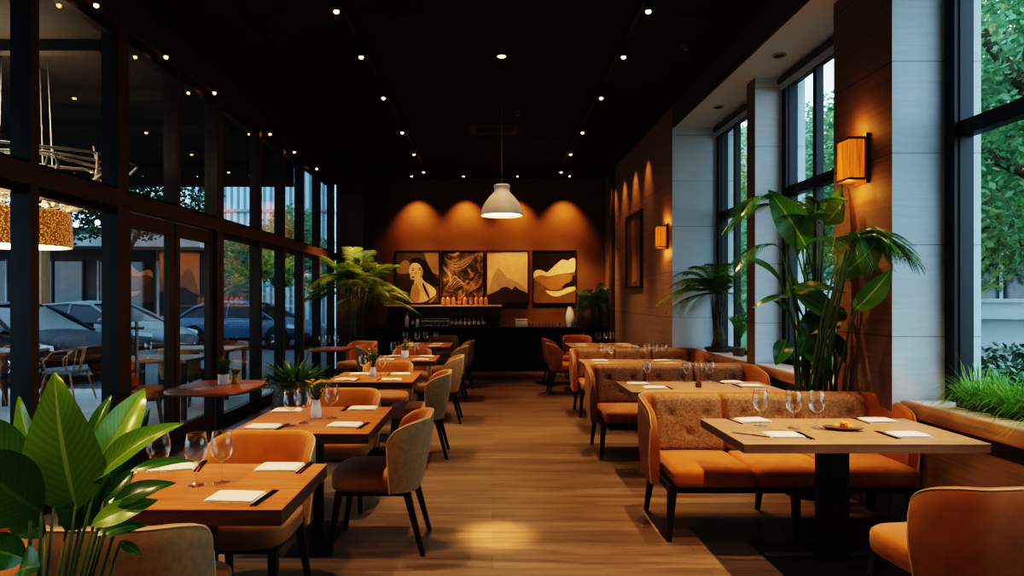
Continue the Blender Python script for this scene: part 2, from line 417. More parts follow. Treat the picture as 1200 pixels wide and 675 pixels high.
# left glass wall: bays between the mullions
MY = [.30, 1.35, 2.40, 3.45, 4.48, 5.56, 6.55, 7.56, 8.85, 9.85, 10.85, 11.9, 12.95]
for k in range(len(MY)-1):
    y0, y1 = MY[k], MY[k+1]
    wn = struct_root('window_%d' % (4+k), (XL, y0, 0))
    L = y1-y0
    door = k in (5, 6)
    wd = .085 if k == 4 else (.12 if k == 6 else .042)      # heavier posts beside the doors
    fr = MB()
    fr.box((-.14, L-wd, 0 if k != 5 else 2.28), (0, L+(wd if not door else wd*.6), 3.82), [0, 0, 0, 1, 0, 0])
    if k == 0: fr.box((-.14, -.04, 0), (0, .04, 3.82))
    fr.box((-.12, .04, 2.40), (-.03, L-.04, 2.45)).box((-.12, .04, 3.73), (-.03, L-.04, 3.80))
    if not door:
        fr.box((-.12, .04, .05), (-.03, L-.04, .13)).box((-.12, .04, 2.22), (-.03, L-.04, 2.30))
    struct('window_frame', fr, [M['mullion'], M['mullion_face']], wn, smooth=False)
    struct('upper_pane', MB().add([(-.07, .04, 2.43), (-.07, L-wd, 2.43), (-.07, L-wd, 3.75), (-.07, .04, 3.75)], [(0, 1, 2, 3)]), M['pane'], wn, smooth=False)
    if not door:
        struct('lower_pane', MB().add([(-.07, .04, .1), (-.07, L-wd, .1), (-.07, L-wd, 2.25), (-.07, .04, 2.25)], [(0, 1, 2, 3)]), M['pane'], wn, smooth=False)
for k, (y0, y1) in enumerate(((5.66, 6.52), (6.56, 7.42))):
    d = struct_root('door_%d' % (1+k), (XL-.07, y0, 0))
    L = y1-y0
    fr = MB().box((-.03, 0, .012), (.03, .085, 2.26), [0,0,0,1,0,0]).box((-.03, L-.085, .012), (.03, L, 2.26), [0,0,0,1,0,0])
    fr.box((-.03, .085, .012), (.03, L-.085, .20), [0,0,0,1,0,0]).box((-.03, .085, 2.13), (.03, L-.085, 2.26), [0,0,0,1,0,0])
    struct('door_frame', fr, [M['mullion'], M['mullion_face']], d, smooth=False)
    struct('door_pane', MB().add([(0, .08, .19), (0, L-.08, .19), (0, L-.08, 2.14), (0, .08, 2.14)], [(0, 1, 2, 3)]), M['pane'], d, smooth=False)
    if k == 0:
        h = MB()
        h.tube([(.03, .05, 1.24), (.16, .05, 1.24)], .012, 8).tube([(.03, .05, .86), (.16, .05, .86)], .012, 8).tube([(.10, .05, .80), (.10, .05, 1.30)], .014, 8)
        struct('door_handle', h, M['grey'], d)

# ================================================================== LIGHT FITTINGS ON THE CEILING
def lamp(name, kind, loc, energy, col, target=None, spot=60, blend=.8, size=.04, parent=None):
    l = bpy.data.lights.new(name, kind); l.energy = energy; l.color = col
    if kind == 'SPOT': l.spot_size = math.radians(spot); l.spot_blend = blend
    if kind in ('SPOT', 'POINT'): l.shadow_soft_size = size
    o = bpy.data.objects.new(name, l); C.objects.link(o); o.location = loc
    if target is not None:
        o.rotation_euler = (Vector(target)-Vector(loc)).to_track_quat('-Z', 'Y').to_euler()
    return o
WARM = (1.0, .63, .32)
tracks = {}
for s, side in ((-1, 'glass wall'), (1, 'garden window')):
    x = 1.335*s
    t = MB().box((x-.018, .1, ZC-.035), (x+.018, 13.0, ZC))
    tag(t.build('lighting_track', M['black'], smooth=False), 'long black lighting track on the dark ceiling, on the %s side' % side, 'lighting track', 'two ceiling lighting tracks')
# one spotlight: stem, head, glowing lens
def spot_head(target_dir):
    pass
spot0 = None
SPOTW = {(-1, .45): 125, (1, .45): 60, (-1, 12.6): 170, (-1, 11.05): 230, (1, 12.6): 190, (1, 5.55): 190}
SPOTZ = {(-1, 11.05): 1.9, (-1, .45): 1.2, (-1, 12.6): 1.9, (1, 12.6): 1.4, (1, 5.55): 1.3}
ordn = ['first', 'second', 'third', 'fourth', 'fifth', 'sixth', 'seventh', 'eighth', 'ninth', 'tenth', 'eleventh', 'twelfth', 'thirteenth', 'fourteenth', 'fifteenth', 'sixteenth']
LY = [.45, 1.7, 3.0, 4.3, 5.55, 6.6, 7.95, 9.6, 11.05, 12.6]
tg_l = {.45: (-1.0, 1.35), 1.7: (-1.2, 2.1), 3.0: (-1.1, 2.8), 4.3: (-1.1, 4.0), 5.55: (-1.1, 5.2), 6.6: (-1.1, 6.3), 7.95: (-1.15, 7.6), 9.6: (-1.15, 9.9), 11.05: (-2.4, 11.6), 12.6: (-2.3, 11.9)}
tg_r = {.45: (1.9, 2.6), 1.7: (1.8, 2.3), 3.0: (1.9, 3.5), 4.3: (1.5, 4.2), 5.55: (2.2, 5.0), 6.6: (1.7, 6.0), 7.95: (1.6, 7.7), 9.6: (1.7, 9.0), 11.05: (1.7, 10.8), 12.6: (1.9, 13.4)}
for s in (-1, 1):
    for i, y in enumerate(LY):
        x = 1.335*s
        side = 'glass-wall' if s < 0 else 'garden-window'
        n_from_bar = len(LY)-1-i
        lab = 'small black spotlight with warm bulb, %s from the bar on the %s track' % (ordn[n_from_bar], side)
        if spot0 is None:
            t = thing('track_spotlight', lab, 'spotlight', (x, y, ZC-.035), 0, 'spotlights on the ceiling tracks')
            st = MB().tube([(0, 0, 0), (0, 0, -.05)], .012, 8).box((-.02, -.05, -.012), (.02, .05, 0)); st.build('mount', M['black'], t)
            hd = MB().lathe([(.001, -.03), (.026, -.032), (.034, -.05), (.036, -.125), (.030, -.126), (.028, -.10), (.001, -.098)], 16); hd.build('lamp_head', M['black'], t)
            bb = MB().ball((0, 0, -.128), .024, 0, 8, .8); bb.build('bulb', M['bulb'], t)
            spot0 = t
        else:
            dup(spot0, (x, y, ZC-.035), 0, lab)
        tx, ty = (tg_l if s < 0 else tg_r)[y]
        lamp('spot light', 'SPOT', (x, y, ZC-.22), SPOTW.get((s, y), 140), WARM, (tx, ty, SPOTZ.get((s, y), .7)), 58, .75, .035)
# bulbs along the header of the glass wall
hb = None
for i, y in enumerate((5.05, 6.13, 7.2, 9.0, 10.1, 11.4)):
    lab = 'tiny warm bulb under the header of the glass wall, %s from the camera end' % ordn[i]
    if hb is None:
        t = thing('header_bulb', lab, 'bulb', (XL+.075, y, 3.80), 0, 'bulbs along the glass wall header')
        MB().lathe([(.001, .06), (.02, .06), (.024, .0), (.018, -.01)], 12).build('socket', M['black'], t)
        MB().ball((0, 0, -.016), .019, 0, 8).build('bulb', M['bulb'], t)
        hb = t
    else: dup(hb, (XL+.075, y, 3.80), 0, lab)
# ceiling downlights, vent, sprinklers, detectors
def downlight(loc, lab, lit=True):
    t = thing('downlight', lab, 'downlight', loc)
    MB().lathe([(.045, 0), (.066, 0), (.070, -.008), (.060, -.014), (.045, -.010)], 24).build('bezel', M['black'] if lit else M['grey'], t)
    MB().lathe([(.045, -.009), (.03, -.018), (.001, -.022)], 20).build('lens', M['bulb'] if lit else M['dimgrey'], t)
    return t
downlight((.10, 6.99, ZC), 'round glowing downlight set in the ceiling over the aisle')
downlight((.03, 3.75, ZC), 'round glowing downlight over the front end of the aisle')
lamp('aisle downlight', 'SPOT', (.03, 3.75, ZC-.05), 1200, (1, .52, .17), (.03, 4.12, 0), 8.5, 1.0, .05)
lamp('far aisle downlight', 'SPOT', (.10, 6.99, ZC-.05), 55, (1, .66, .36), (.06, 7.35, 2.4), 40, 1.0, .05)
downlight((2.74, 6.2, ZS), 'unlit recessed spot in the grey soffit, nearer of the two', False)
downlight((2.74, 7.87, ZS), 'unlit recessed spot in the grey soffit, by the far narrow window', False)
t = thing('air_vent', 'rectangular slotted air vent in the dark ceiling', 'vent', (.02, 10.0, ZC))
MB().box((-.37, -.24, -.025), (.37, -.17, 0)).box((-.37, .17, -.025), (.37, .24, 0)).box((-.37, -.17, -.025), (-.27, .17, 0)).box((.27, -.17, -.025), (.37, .17, 0)).build('vent_frame', M['dimgrey'], t, smooth=False)
g = MB()
for k in range(9): g.box((-.27, -.16+.038*k, -.02), (.27, -.145+.038*k, -.004))
g.build('grille', M['black'], t, smooth=False)
for (x, y, lab) in ((2.0, 6.7, 'small grey smoke detector on the ceiling near the bulkhead'), (.35, 9.1, 'small dark detector on the ceiling beside the air vent')):
    t = thing('smoke_detector', lab, 'smoke detector', (x, y, ZC))
    MB().lathe([(.001, -.045), (.03, -.045), (.045, -.02), (.05, 0)], 18).build('housing', M['dimgrey'], t)
    MB().lathe([(.001, -.05), (.015, -.05), (.018, -.044)], 12).build('sensor', M['grey'], t)
# cross rail near the bar with the four wall washers
rail = MB().box((-2.3, 12.98, ZC-.10), (2.3, 13.02, ZC-.06))
for x in (-2.1, -.9, .9, 2.1): rail.tube([(x, 13.0, ZC-.08), (x, 13.0, ZC)], .012, 6)
tag(rail.build('ceiling_rail', M['black'], smooth=False), 'black cross rail hung under the ceiling before the bar', 'rail')
ww = None
for i, px in enumerate((490, 546, 604, 660)):
    x = (px-CX)/F*YB
    lab = 'black wall washer on the cross rail, %s from the tall palm side' % ordn[i]
    if ww is None:
        t = thing('wall_washer', lab, 'spotlight', (x, 13.0, ZC-.10), 0, 'wall washers over the paintings')
        MB().tube([(0, 0, 0), (0, 0, -.05)], .012, 8).build('mount', M['black'], t)
        MB().tube([(0, -.05, -.06), (0, .06, -.10)], .035, 12).build('lamp_head', M['black'], t)
        ww = t
    else: dup(ww, (x, 13.0, ZC-.10), 0, lab)
    lamp('wall wash', 'SPOT', (x, 13.66, ZC-.25), 75, (1, .50, .17), (x, YB+.05, 2.62), 84, 1.0, .03)
    lamp('picture wash', 'SPOT', (x, 12.9, ZC-.15), 105, (1, .66, .36), (x, YB, 1.9), 38, 1.0, .03)
for y, pw in ((10.2, 20), (11.1, 24), (12.0, 24), (12.9, 20)):
    lamp('right wall wash', 'SPOT', (2.2, y, ZC-.2), pw, (1, .52, .17), (2.47, y, 2.85), 64, 1.0, .03)

# pendant over the aisle
t = thing('pendant_lamp', 'large bell shaped clay pendant lamp hanging over the aisle', 'pendant lamp', (.108, 7.4, 0))
MB().lathe([(.05, ZC), (.05, ZC-.03), (.008, ZC-.04)], 16).build('ceiling_rose', M['black'], t)
MB().tube([(0, 0, ZC-.03), (0, 0, 2.78)], .006, 6).build('cord', M['dimgrey'], t)
pf = [(.012, 2.80), (.085, 2.80), (.095, 2.785), (.088, 2.75), (.092, 2.715), (.14, 2.665), (.19, 2.60), (.228, 2.53), (.242, 2.47), (.245, 2.448), (.236, 2.446), (.230, 2.475), (.215, 2.53), (.175, 2.60), (.12, 2.66), (.012, 2.70)]
MB().lathe(pf, 48).build('lamp_shade', M['plaster'], t)
MB().lathe([(.228, 2.472), (.12, 2.458), (.001, 2.452)], 32).build('diffuser', M['bulb_soft'], t)
lamp('pendant light', 'SPOT', (.108, 7.4, 2.44), 60, (1, .66, .32), (.108, 7.4, 0), 120, .6, .1)

# wall sconces
def sconce_mat():
    m, nt, N, L, b = new_mat('lit wood veneer shade')
    tc = N.new('ShaderNodeTexCoord'); mp = N.new('ShaderNodeMapping'); mp.inputs['Scale'].default_value = (60, 60, 2)
    L.new(tc.outputs['Object'], mp.inputs['Vector'])
    n = N.new('ShaderNodeTexNoise'); n.inputs['Scale'].default_value = 1.5; n.inputs['Detail'].default_value = 4; L.new(mp.outputs['Vector'], n.inputs['Vector'])
    r = N.new('ShaderNodeValToRGB'); r.color_ramp.elements[0].position = .3; r.color_ramp.elements[1].position = .7
    r.color_ramp.elements[0].color = (.24, .045, .003, 1); r.color_ramp.elements[1].color = (.72, .17, .012, 1)
    L.new(n.outputs['Fac'], r.inputs['Fac']); L.new(r.outputs['Color'], b.inputs['Base Color']); L.new(r.outputs['Color'], b.inputs['Emission Color'])
    b.inputs['Emission Strength'].default_value = .65
    return m
M['sconce'] = sconce_mat()
def sconce(loc, w, h, lab):
    t = thing('wall_sconce', lab, 'wall lamp', loc, 0, 'wood veneer wall lamps')
    MB().box((-.025, -w/2-.02, -h/2-.03), (0, w/2+.02, h/2+.03)).build('back_plate', M['mullion_face'], t, smooth=False)
    MB().rbox((-.14, -w/2, -h/2), (-.025, w/2, h/2), .006, 2).build('lamp_shade', M['sconce'], t)
    MB().box((-.145, -w/2-.004, h/2-.012), (-.02, w/2+.004, h/2+.006)).box((-.145, -w/2-.004, -h/2-.006), (-.02, w/2+.004, -h/2+.012)).build('rim', M['mullion_face'], t, smooth=False)
    lamp('sconce glow', 'POINT', (loc[0]-.10, loc[1], loc[2]-h/2-.08), 1.8, (1, .42, .10), size=.05)
    lamp('sconce glow', 'POINT', (loc[0]-.10, loc[1], loc[2]+h/2+.08), 1.3, (1, .42, .10), size=.05)
sconce((XP, 4.74, 2.51), .16, .30, 'amber glowing wood wall lamp on the broad pier by the big plant')
sconce((2.45, 9.12, 2.37), .14, .30, 'small amber glowing wood wall lamp on the far brown wall')

# ================================================================== THE BAR AND THE PAINTINGS
BY0, BY1, BZ = 13.38, YB-.0, .905
t = thing('bar_counter', 'long black bar counter along the back wall', 'counter', (0, 0, 0))
MB().rbox((-2.60, BY0-.02, BZ-.04), (2.44, 13.98, BZ), .006, 2).build('counter_top', M['barblack'], t)
bb = MB().box((-2.58, BY0+.01, 0), (2.43, 13.96, BZ-.04))
for k in range(6): bb.box((-2.5+.83*k, BY0, .10), (-1.74+.83*k, BY0+.012, BZ-.08))
bb.build('counter_front', M['barblack'], t, smooth=False)
sh = MB().rbox((-2.25, YB-.24, 1.325), (.20, YB-.001, 1.362), .005, 2)
tag(sh.build('wall_shelf', M['shelf']), 'pale lit wooden shelf on the back wall under the paintings', 'shelf')
lamp('shelf glow', 'SPOT', (-1.0, 13.5, 2.6), 30, (1, .58, .24), (-.9, 14.0, 1.3), 70, 1, .05)

def flat(name, c, r=.7): return mat(name, c, r, spec=.2, var=.10, vscale=7)
ART = {k: flat('paint '+k, c) for k, c in dict(olive=(.075,.052,.028), hair=(.018,.012,.008), skin=(.72,.48,.25), skin2=(.50,.29,.13), tan=(.26,.17,.085), dress=(.055,.038,.02), sky=(.74,.44,.23), haze=(.44,.30,.165), peak=(.045,.032,.020), night=(.022,.016,.011), cream=(.80,.52,.27), wave=(.30,.155,.06), earth=(.16,.085,.036), rib=(.46,.29,.14), lip=(.25,.08,.04)).items()}
def swirl_mat():
    m, nt, N, L, b = new_mat('paint swirls')
    tc = N.new('ShaderNodeTexCoord'); n = N.new('ShaderNodeTexNoise'); n.inputs['Scale'].default_value = 2.6; n.inputs['Detail'].default_value = 5; n.inputs['Distortion'].default_value = 2.8
    L.new(tc.outputs['Object'], n.inputs['Vector'])
    r = N.new('ShaderNodeValToRGB'); e = r.color_ramp.elements
    e[0].position = .42; e[0].color = (.022, .015, .010, 1); e[1].position = .72; e[1].color = (.55, .32, .13, 1)
    x = e.new(.55); x.color = (.10, .055, .025, 1)
    L.new(n.outputs['Fac'], r.inputs['Fac']); L.new(r.outputs['Color'], b.inputs['Base Color']); b.inputs['Roughness'].default_value = .6
    return m
ART['swirl'] = swirl_mat()
def painting(name, px0, px1, lab, layers, cx0, cx1, bg):
    """layers: (polygon in crop coordinates, paint) over a ground colour; crop y runs 68..355"""
    x0 = (px0-CX)/F*(YB-.04); x1 = (px1-CX)/F*(YB-.04); z0, z1 = 1.385, 2.545
    t = thing(name, lab, 'painting', ((x0+x1)/2, YB-.001, (z0+z1)/2), 0, 'paintings on the back wall')
    w, h = x1-x0, z1-z0
    fr = MB(); q = .022
    fr.box((-w/2, -.05, -h/2), (w/2, 0, -h/2+q)).box((-w/2, -.05, h/2-q), (w/2, 0, h/2)).box((-w/2, -.05, -h/2+q), (-w/2+q, 0, h/2-q)).box((w/2-q, -.05, -h/2+q), (w/2, 0, h/2-q))
    fr.build('picture_frame', M['black'], t, smooth=False)
    names = [bg]; cv = MB(); wi, hi = w/2-q, h/2-q
    cv.box((-wi, -.036, -hi), (wi, -.001, hi), 0)
    for k, (poly, c) in enumerate(layers):
        if c not in names: names.append(c)
        pts = []
        for (x, y) in poly:
            u = max(-1, min(1, 2*(x-cx0)/(cx1-cx0)-1)); v = max(-1, min(1, 1-2*(y-68)/(355-68)))
            pts.append((u*wi, -.0365-.0006*k, v*hi))
        cv.add(pts, [tuple(range(len(pts)))], names.index(c))
    cv.build('canvas', [ART[c] for c in names], t, smooth=False)
def smooth_poly(pts, it=2):
    for _ in range(it):
        q = []
        for i in range(len(pts)):
            a, b = pts[i], pts[(i+1) % len(pts)]
            q += [(.75*a[0]+.25*b[0], .75*a[1]+.25*b[1]), (.25*a[0]+.75*b[0], .25*a[1]+.75*b[1])]
        pts = q
    return pts
S = smooth_poly
p1 = [([(265,68),(345,68),(345,200),(310,185),(280,120)], 'tan'), (S([(115,205),(175,215),(215,240),(235,300),(200,360),(115,360)]), 'dress'),
      (S([(192,112),(232,98),(275,120),(300,160),(318,200),(350,225),(350,265),(312,262),(280,240),(258,225),(262,180),(240,142),(205,142)]), 'hair'),
      (S([(118,160),(150,125),(178,112),(198,145),(190,190),(160,195),(125,190)]), 'tan'),
      (S([(192,150),(212,128),(245,138),(264,178),(258,206),(244,218),(222,226),(202,226),(192,212),(196,196),(186,186)]), 'skin'),
      (S([(222,214),(252,205),(266,235),(300,254),(332,284),(328,312),(300,328),(272,350),(220,356),(185,352),(205,290),(212,250)]), 'skin'),
      (S([(206,250),(226,240),(248,290),(240,356),(190,356),(196,300)]), 'skin2'), (S([(262,240),(285,285),(300,330),(290,332),(270,290),(255,246)]), 'dress'),
      (S([(285,356),(330,310),(336,318),(306,356)]), 'tan'), (S([(198,172),(210,169),(220,174),(208,176)]), 'hair'), (S([(234,170),(246,168),(254,173),(244,175)]), 'hair'), (S([(196,164),(208,160),(221,164),(208,165)]), 'hair'), (S([(232,162),(246,158),(256,164),(246,164)]), 'hair'), (S([(222,176),(227,176),(228,196),(216,198)]), 'skin2'), (S([(250,150),(264,178),(258,206),(244,218),(250,190)]), 'skin2'), (S([(196,210),(212,206),(222,210),(208,217)]), 'lip')]
painting('portrait_painting', 463, 515.5, 'framed painting of a dark-haired woman with a bare shoulder', p1, 120, 345, 'olive')
def ribbon(pts, w):
    n = len(pts); up, lo = [], []
    for i, (x, y) in enumerate(pts):
        k = w*math.sin(PI*(i+.6)/(n+.2)); up.append((x, y-k)); lo.append((x, y+k))
    return up + lo[::-1]
p2 = []
for j in range(7):
    p2.append((S(ribbon([(365+4*j, 95+10*j), (400+3*j, 122+9*j), (450, 128+8*j), (500-3*j, 100+10*j), (560-8*j, 75+9*j)], 2.6), 1), 'rib' if j % 2 else 'tan'))
for j in range(6):
    p2.append((S(ribbon([(370+14*j, 290-4*j), (410+10*j, 225+6*j), (430+10*j, 200+10*j), (470+9*j, 250+5*j), (505+9*j, 290-2*j)], 3), 1), 'rib' if j % 2 == 0 else 'tan'))
for j in range(5):
    p2.append((S(ribbon([(480+8*j, 275+4*j), (520+5*j, 245+7*j), (560, 190+16*j)], 3.0), 1), 'skin2'))
painting('abstract_painting', 517.5, 567.5, 'framed dark abstract painting of brown swirling brushstrokes', p2, 360, 585, 'swirl')
p3 = [([(598,310),(618,255),(632,205),(645,180),(660,158),(672,165),(690,186),(705,210),(735,222),(760,236),(800,262),(828,292),(828,358),(598,358)], 'haze'),
      ([(598,312),(620,303),(640,295),(662,286),(680,270),(700,264),(715,266),(738,282),(748,268),(757,262),(772,274),(790,286),(810,292),(828,304),(828,358),(598,358)], 'peak')]
painting('mountain_painting', 569.5, 619.5, 'framed painting of a pale mountain under a golden sky', p3, 600, 825, 'sky')
p4 = [([(853,215),(870,205),(900,196),(940,208),(985,195),(1040,190),(1082,180),(1082,358),(853,358)], 'earth'),
      (S([(853,195),(862,176),(880,168),(905,174),(925,186),(938,178),(970,145),(996,122),(1015,110),(1040,122),(1055,106),(1084,104),(1084,182),(1040,188),(985,194),(940,208),(900,198),(870,206),(853,222)]), 'cream'),
      (S([(853,222),(868,206),(900,197),(940,209),(985,195),(1040,189),(1062,195),(1056,236),(1022,246),(992,282),(950,282),(920,266),(890,242)]), 'wave'),
      (S([(1004,278),(1025,248),(1060,236),(1066,205),(1084,195),(1084,262),(1040,264)]), 'night'),
      (S([(912,282),(955,292),(1008,288),(1042,266),(1084,264),(1084,282),(1024,304),(982,322),(944,312)]), 'cream')]
painting('cloud_painting', 624, 675.5, 'framed dark painting of a cream rolling cloud over brown ground', p4, 855, 1080, 'night')
t = thing('side_wall_painting', 'dark framed tall painting on the brown right hand wall', 'painting', (2.449, 11.12, 2.32))
fr = MB().box((-.05, -.58, -.64), (0, -.55, .64)).box((-.05, .55, -.64), (0, .58, .64)).box((-.05, -.55, -.64), (0, .55, -.61)).box((-.05, -.55, .61), (0, .55, .64))
fr.build('picture_frame', M['black'], t, smooth=False)
cv = MB().box((-.03, -.55, -.61), (-.001, .55, .61), 0).add([(-.031, -.25, -.5), (-.031, .1, -.55), (-.031, .2, .5), (-.031, -.1, .55)], [(0, 1, 2, 3)], 1)
cv.build('canvas', [ART['earth'], ART['wave']], t, smooth=False)

# bottles and glassware on the shelf and the bar
M['amber'] = mat('amber spirit', (.36, .12, .022), .12, spec=.8)
M['labelamber'] = mat('tan bottle label', (.42, .22, .09), .8)
M['amberpale'] = mat('pale amber spirit', (.52, .22, .05), .15, spec=.8)
M['winebottle'] = mat('dark wine glass', (.012, .016, .012), .1, spec=.8)
M['label'] = mat('cream label paper', (.62, .50, .36), .8)
M['foil'] = mat('dark red foil', (.16, .03, .02), .4)
bottle_p = [(.001, 0), (.034, 0), (.037, .006), (.037, .17), (.033, .20), (.016, .235), (.0135, .245), (.0135, .29), (.016, .292), (.016, .305), (.001, .306)]
squat_p = [(.001, 0), (.045, 0), (.048, .006), (.048, .11), (.042, .14), (.016, .165), (.015, .20), (.001, .201)]
def bottle(name, loc, prof, body, cap, lab, group, labz, proto={}):
    key = (name, body.name)
    if key in proto: return dup(proto[key], loc, rnd.uniform(0, 6), lab, group)
    t = thing(name, lab, 'bottle', loc, 0, group)
    MB().lathe(prof, 16).build('bottle_glass', body, t)
    zt = prof[-1][1]; r = prof[3][0]
    MB().lathe([(r+.0008, labz[0]), (r+.0008, labz[1])], 16).build('bottle_label', M['labelamber'] if 'amber' in body.name else M['label'], t)
    MB().lathe([(.017, zt-.045), (.0175, zt+.001), (.001, zt+.002)], 12).build('bottle_cap', cap, t)
    proto[key] = t
    return t
for i, px in enumerate((519.5, 525, 531.5, 538.5, 545, 552, 558, 564, 569.5)):
    x = (px-CX)/F*(YB-.12)
    lab = '%s amber spirit bottle from the mountain painting end of the wall shelf' % ordn[8-i]
    if i % 3 == 1: bottle('squat_spirit_bottle', (x, YB-.13, 1.362), squat_p, M['amberpale'], M['foil'], lab, 'spirit bottles on the wall shelf', (.03, .09))
    else: bottle('spirit_bottle', (x, YB-.12, 1.362), [(r*1.1, z*.72) for r, z in bottle_p], M['amber'] if i % 2 else M['amberpale'], M['foil'], lab, 'spirit bottles on the wall shelf', (.03, .10))
for i in range(8):
    px = 530+5.2*i
    for j in range(2):
        bottle('wine_bottle', ((px-CX)/F*13.7, 13.66+.12*j, BZ), bottle_p, M['winebottle'], M['foil'], 'dark wine bottle on the bar, %s from the shelf end, %s row' % (ordn[7-i], 'front' if j == 0 else 'rear'), 'dark wine bottles on the bar', (.05, .12))
for i, (px, h, m_) in enumerate(((477, .30, 'label'), (484, .28, 'winebottle'), (489.5, .22, 'label'))):
    nm = ['tall cream bottle on the bar beside the tall palm', 'dark slim bottle on the bar beside the cream bottle', 'shorter cream bottle on the bar beside the jars'][i]
    k = h/.306
    bottle('liqueur_bottle%s' % ['', '_slim', '_short'][i], ((px-CX)/F*13.6, 13.6, BZ), [(r*(1.2 if i == 0 else 1), z*k) for r, z in bottle_p], M[m_], M['foil'], nm, 'liqueur bottles at the palm end of the bar', (.05*k, .13*k))
jar0 = None
for lay in range(2):
    for i in range(7):
        lab = '%s small squat jar on the bar from the cream bottles, %s layer' % (ordn[i], 'lower' if lay == 0 else 'upper')
        loc = ((495.5+5.0*i-CX)/F*13.6, 13.6, BZ+.092*lay)
        if jar0 is None:
            jar0 = thing('preserve_jar', lab, 'jar', loc, 0, 'stacked small jars on the bar')
            MB().lathe([(.001, 0), (.038, 0), (.041, .005), (.041, .062), (.034, .074)], 16).build('jar_body', M['winebottle'], jar0)
            MB().lathe([(.0416, .018), (.0416, .048)], 16).build('jar_label', M['label'], jar0)
            MB().lathe([(.037, .072), (.037, .090), (.001, .0915)], 16).build('jar_lid', M['grey'], jar0)
        else: dup(jar0, loc, 0, lab)
# ------------------------------------------------------------------ glassware
def glass_proto(h, name, lab, loc, group):
    t = thing(name, lab, 'wine glass', loc, 0, group)
    k = h/.21
    MB().lathe([(.006*k, .088*k), (.020*k, .094*k), (.036*k, .110*k), (.0445*k, .138*k), (.0445*k, .155*k), (.041*k, .180*k), (.0355*k, .21*k), (.0345*k, .21*k), (.040*k, .180*k), (.0435*k, .155*k), (.0435*k, .139*k), (.035*k, .112*k), (.019*k, .096*k), (.001, .092*k)], 24).build('glass_bowl', M['crystal'], t, 180)
    MB().lathe([(.0065*k, .008*k), (.004*k, .02*k), (.0036*k, .055*k), (.0045*k, .08*k), (.0085*k, .0905*k)], 12).build('glass_stem', M['crystal'], t, 180)
    MB().lathe([(.001, 0), (.036*k, 0), (.037*k, .002), (.030*k, .004), (.012*k, .006*k), (.005*k, .010*k), (.001, .010*k)], 24).build('glass_foot', M['crystal'], t, 180)
    return t
G0 = []
def glass(loc, lab, group, h=.21):
    if not G0:
        G0.append(glass_proto(.21, 'wine_glass', lab, loc, group)); return G0[0]
    return dup(G0[0], loc, rnd.uniform(0, 6), lab, group, (h/.21,)*3)

# ------------------------------------------------------------------ dining chair
def shell_mb(w, d, r, z0, zb, zw, th, flare=.06, lean=.05, front_round=.10, bottom_pull=.0, nseg=9):
    """wrap-around back: plan is a U of width w and depth d with corner radius r; open to +y; y=0 is the wing front"""
    pl = []
    ns = 7
    for i in range(ns): pl.append((-w/2, -(d-r)*i/ns, -1, 0))
    for i in range(nseg+1):
        a = PI + (PI/2)*i/nseg
        pl.append((-w/2+r+r*math.cos(a), -(d-r)+r*math.sin(a), math.cos(a), math.sin(a)))
    nb = max(6, int((w-2*r)/.06))
    for i in range(1, nb): pl.append((-w/2+r+(w-2*r)*i/nb, -d, 0, -1))
    for i in range(nseg+1):
        a = 1.5*PI + (PI/2)*i/nseg
        pl.append((w/2-r+r*math.cos(a), -(d-r)+r*math.sin(a), math.cos(a), math.sin(a)))
    for i in range(ns-1, -1, -1): pl.append((w/2, -(d-r)*i/ns, 1, 0))
    rows, rim = [], []
    nz = 7
    for (x, y, nx, ny) in pl:
        fr = max(0.0, min(1.0, 1 + y/d))                      # 1 at the wing front, 0 at the back
        s = fr*fr*(3-2*fr)
        zt = zb + (zw-zb)*s
        q = max(0.0, min(1.0, (y + front_round)/front_round))  # round the upper front corner of each wing
        zt -= front_round*(1-math.sqrt(max(0, 1-q*q)))*.8
        prof = [(th/2, z0)]
        for k in range(1, nz): prof.append((th/2 + .012*math.sin(PI*k/nz), z0+(zt-th*.5-z0)*k/nz))
        for k in range(0, 5):
            a = PI*k/4
            prof.append((th/2*math.cos(a), zt-th/2+th/2*math.sin(a)))
        for k in range(nz-1, -1, -1): prof.append((-th/2 - .010*math.sin(PI*k/nz), z0+(zt-th*.5-z0)*k/nz))
        row = []
        for o, z in prof:
            u = (z-z0)/(zb-z0)
            sx = 1 + flare*(u-.6)
            px_ = (x + nx*o)*sx
            py_ = (y + ny*o) - lean*(u-.3)*(1-.6*fr)
            if fr > .6: py_ -= .05*(1-u)*(fr-.6)/.4            # wing front edge rakes back towards the seat
            row.append((px_, py_, z))
        rows.append(row); rim.append(Vector(row[nz+1]) + Vector((0, 0, .001)))
    mb = MB()
    n = len(rows[0])
    vs = [p for r_ in rows for p in r_]; fs, mi = [], []
    for i in range(len(rows)-1):
        for k in range(n-1):
            fs.append((i*n+k, i*n+k+1, (i+1)*n+k+1, (i+1)*n+k)); mi.append(0 if k < nz+2 else 1)
        fs.append((i*n+n-1, i*n, (i+1)*n, (i+1)*n+n-1)); mi.append(0)
    fs.append(tuple(range(n))[::-1]); mi.append(0); fs.append(tuple((len(rows)-1)*n+k for k in range(n))); mi.append(0)
    mb.add(vs, fs, mi)
    # piping down the wing fronts and along the outer top
    rr = rows
    pth = [rr[0][k] for k in range(0, nz+1)] + [r_[nz+1] for r_ in rr] + [rr[-1][k] for k in range(nz, -1, -1)]
    return mb, pth

def leg_mb(p0, p1, a0, a1):
    mb = MB(); vs = []
    for p, a in ((p0, a0), (p1, a1)):
        for sx, sy in ((-1,-1),(1,-1),(1,1),(-1,1)): vs.append((p[0]+sx*a, p[1]+sy*a, p[2]))
    fs = [(3,2,1,0),(4,5,6,7),(0,1,5,4),(1,2,6,5),(2,3,7,6),(3,0,4,7)]
    return mb.add(vs, fs)

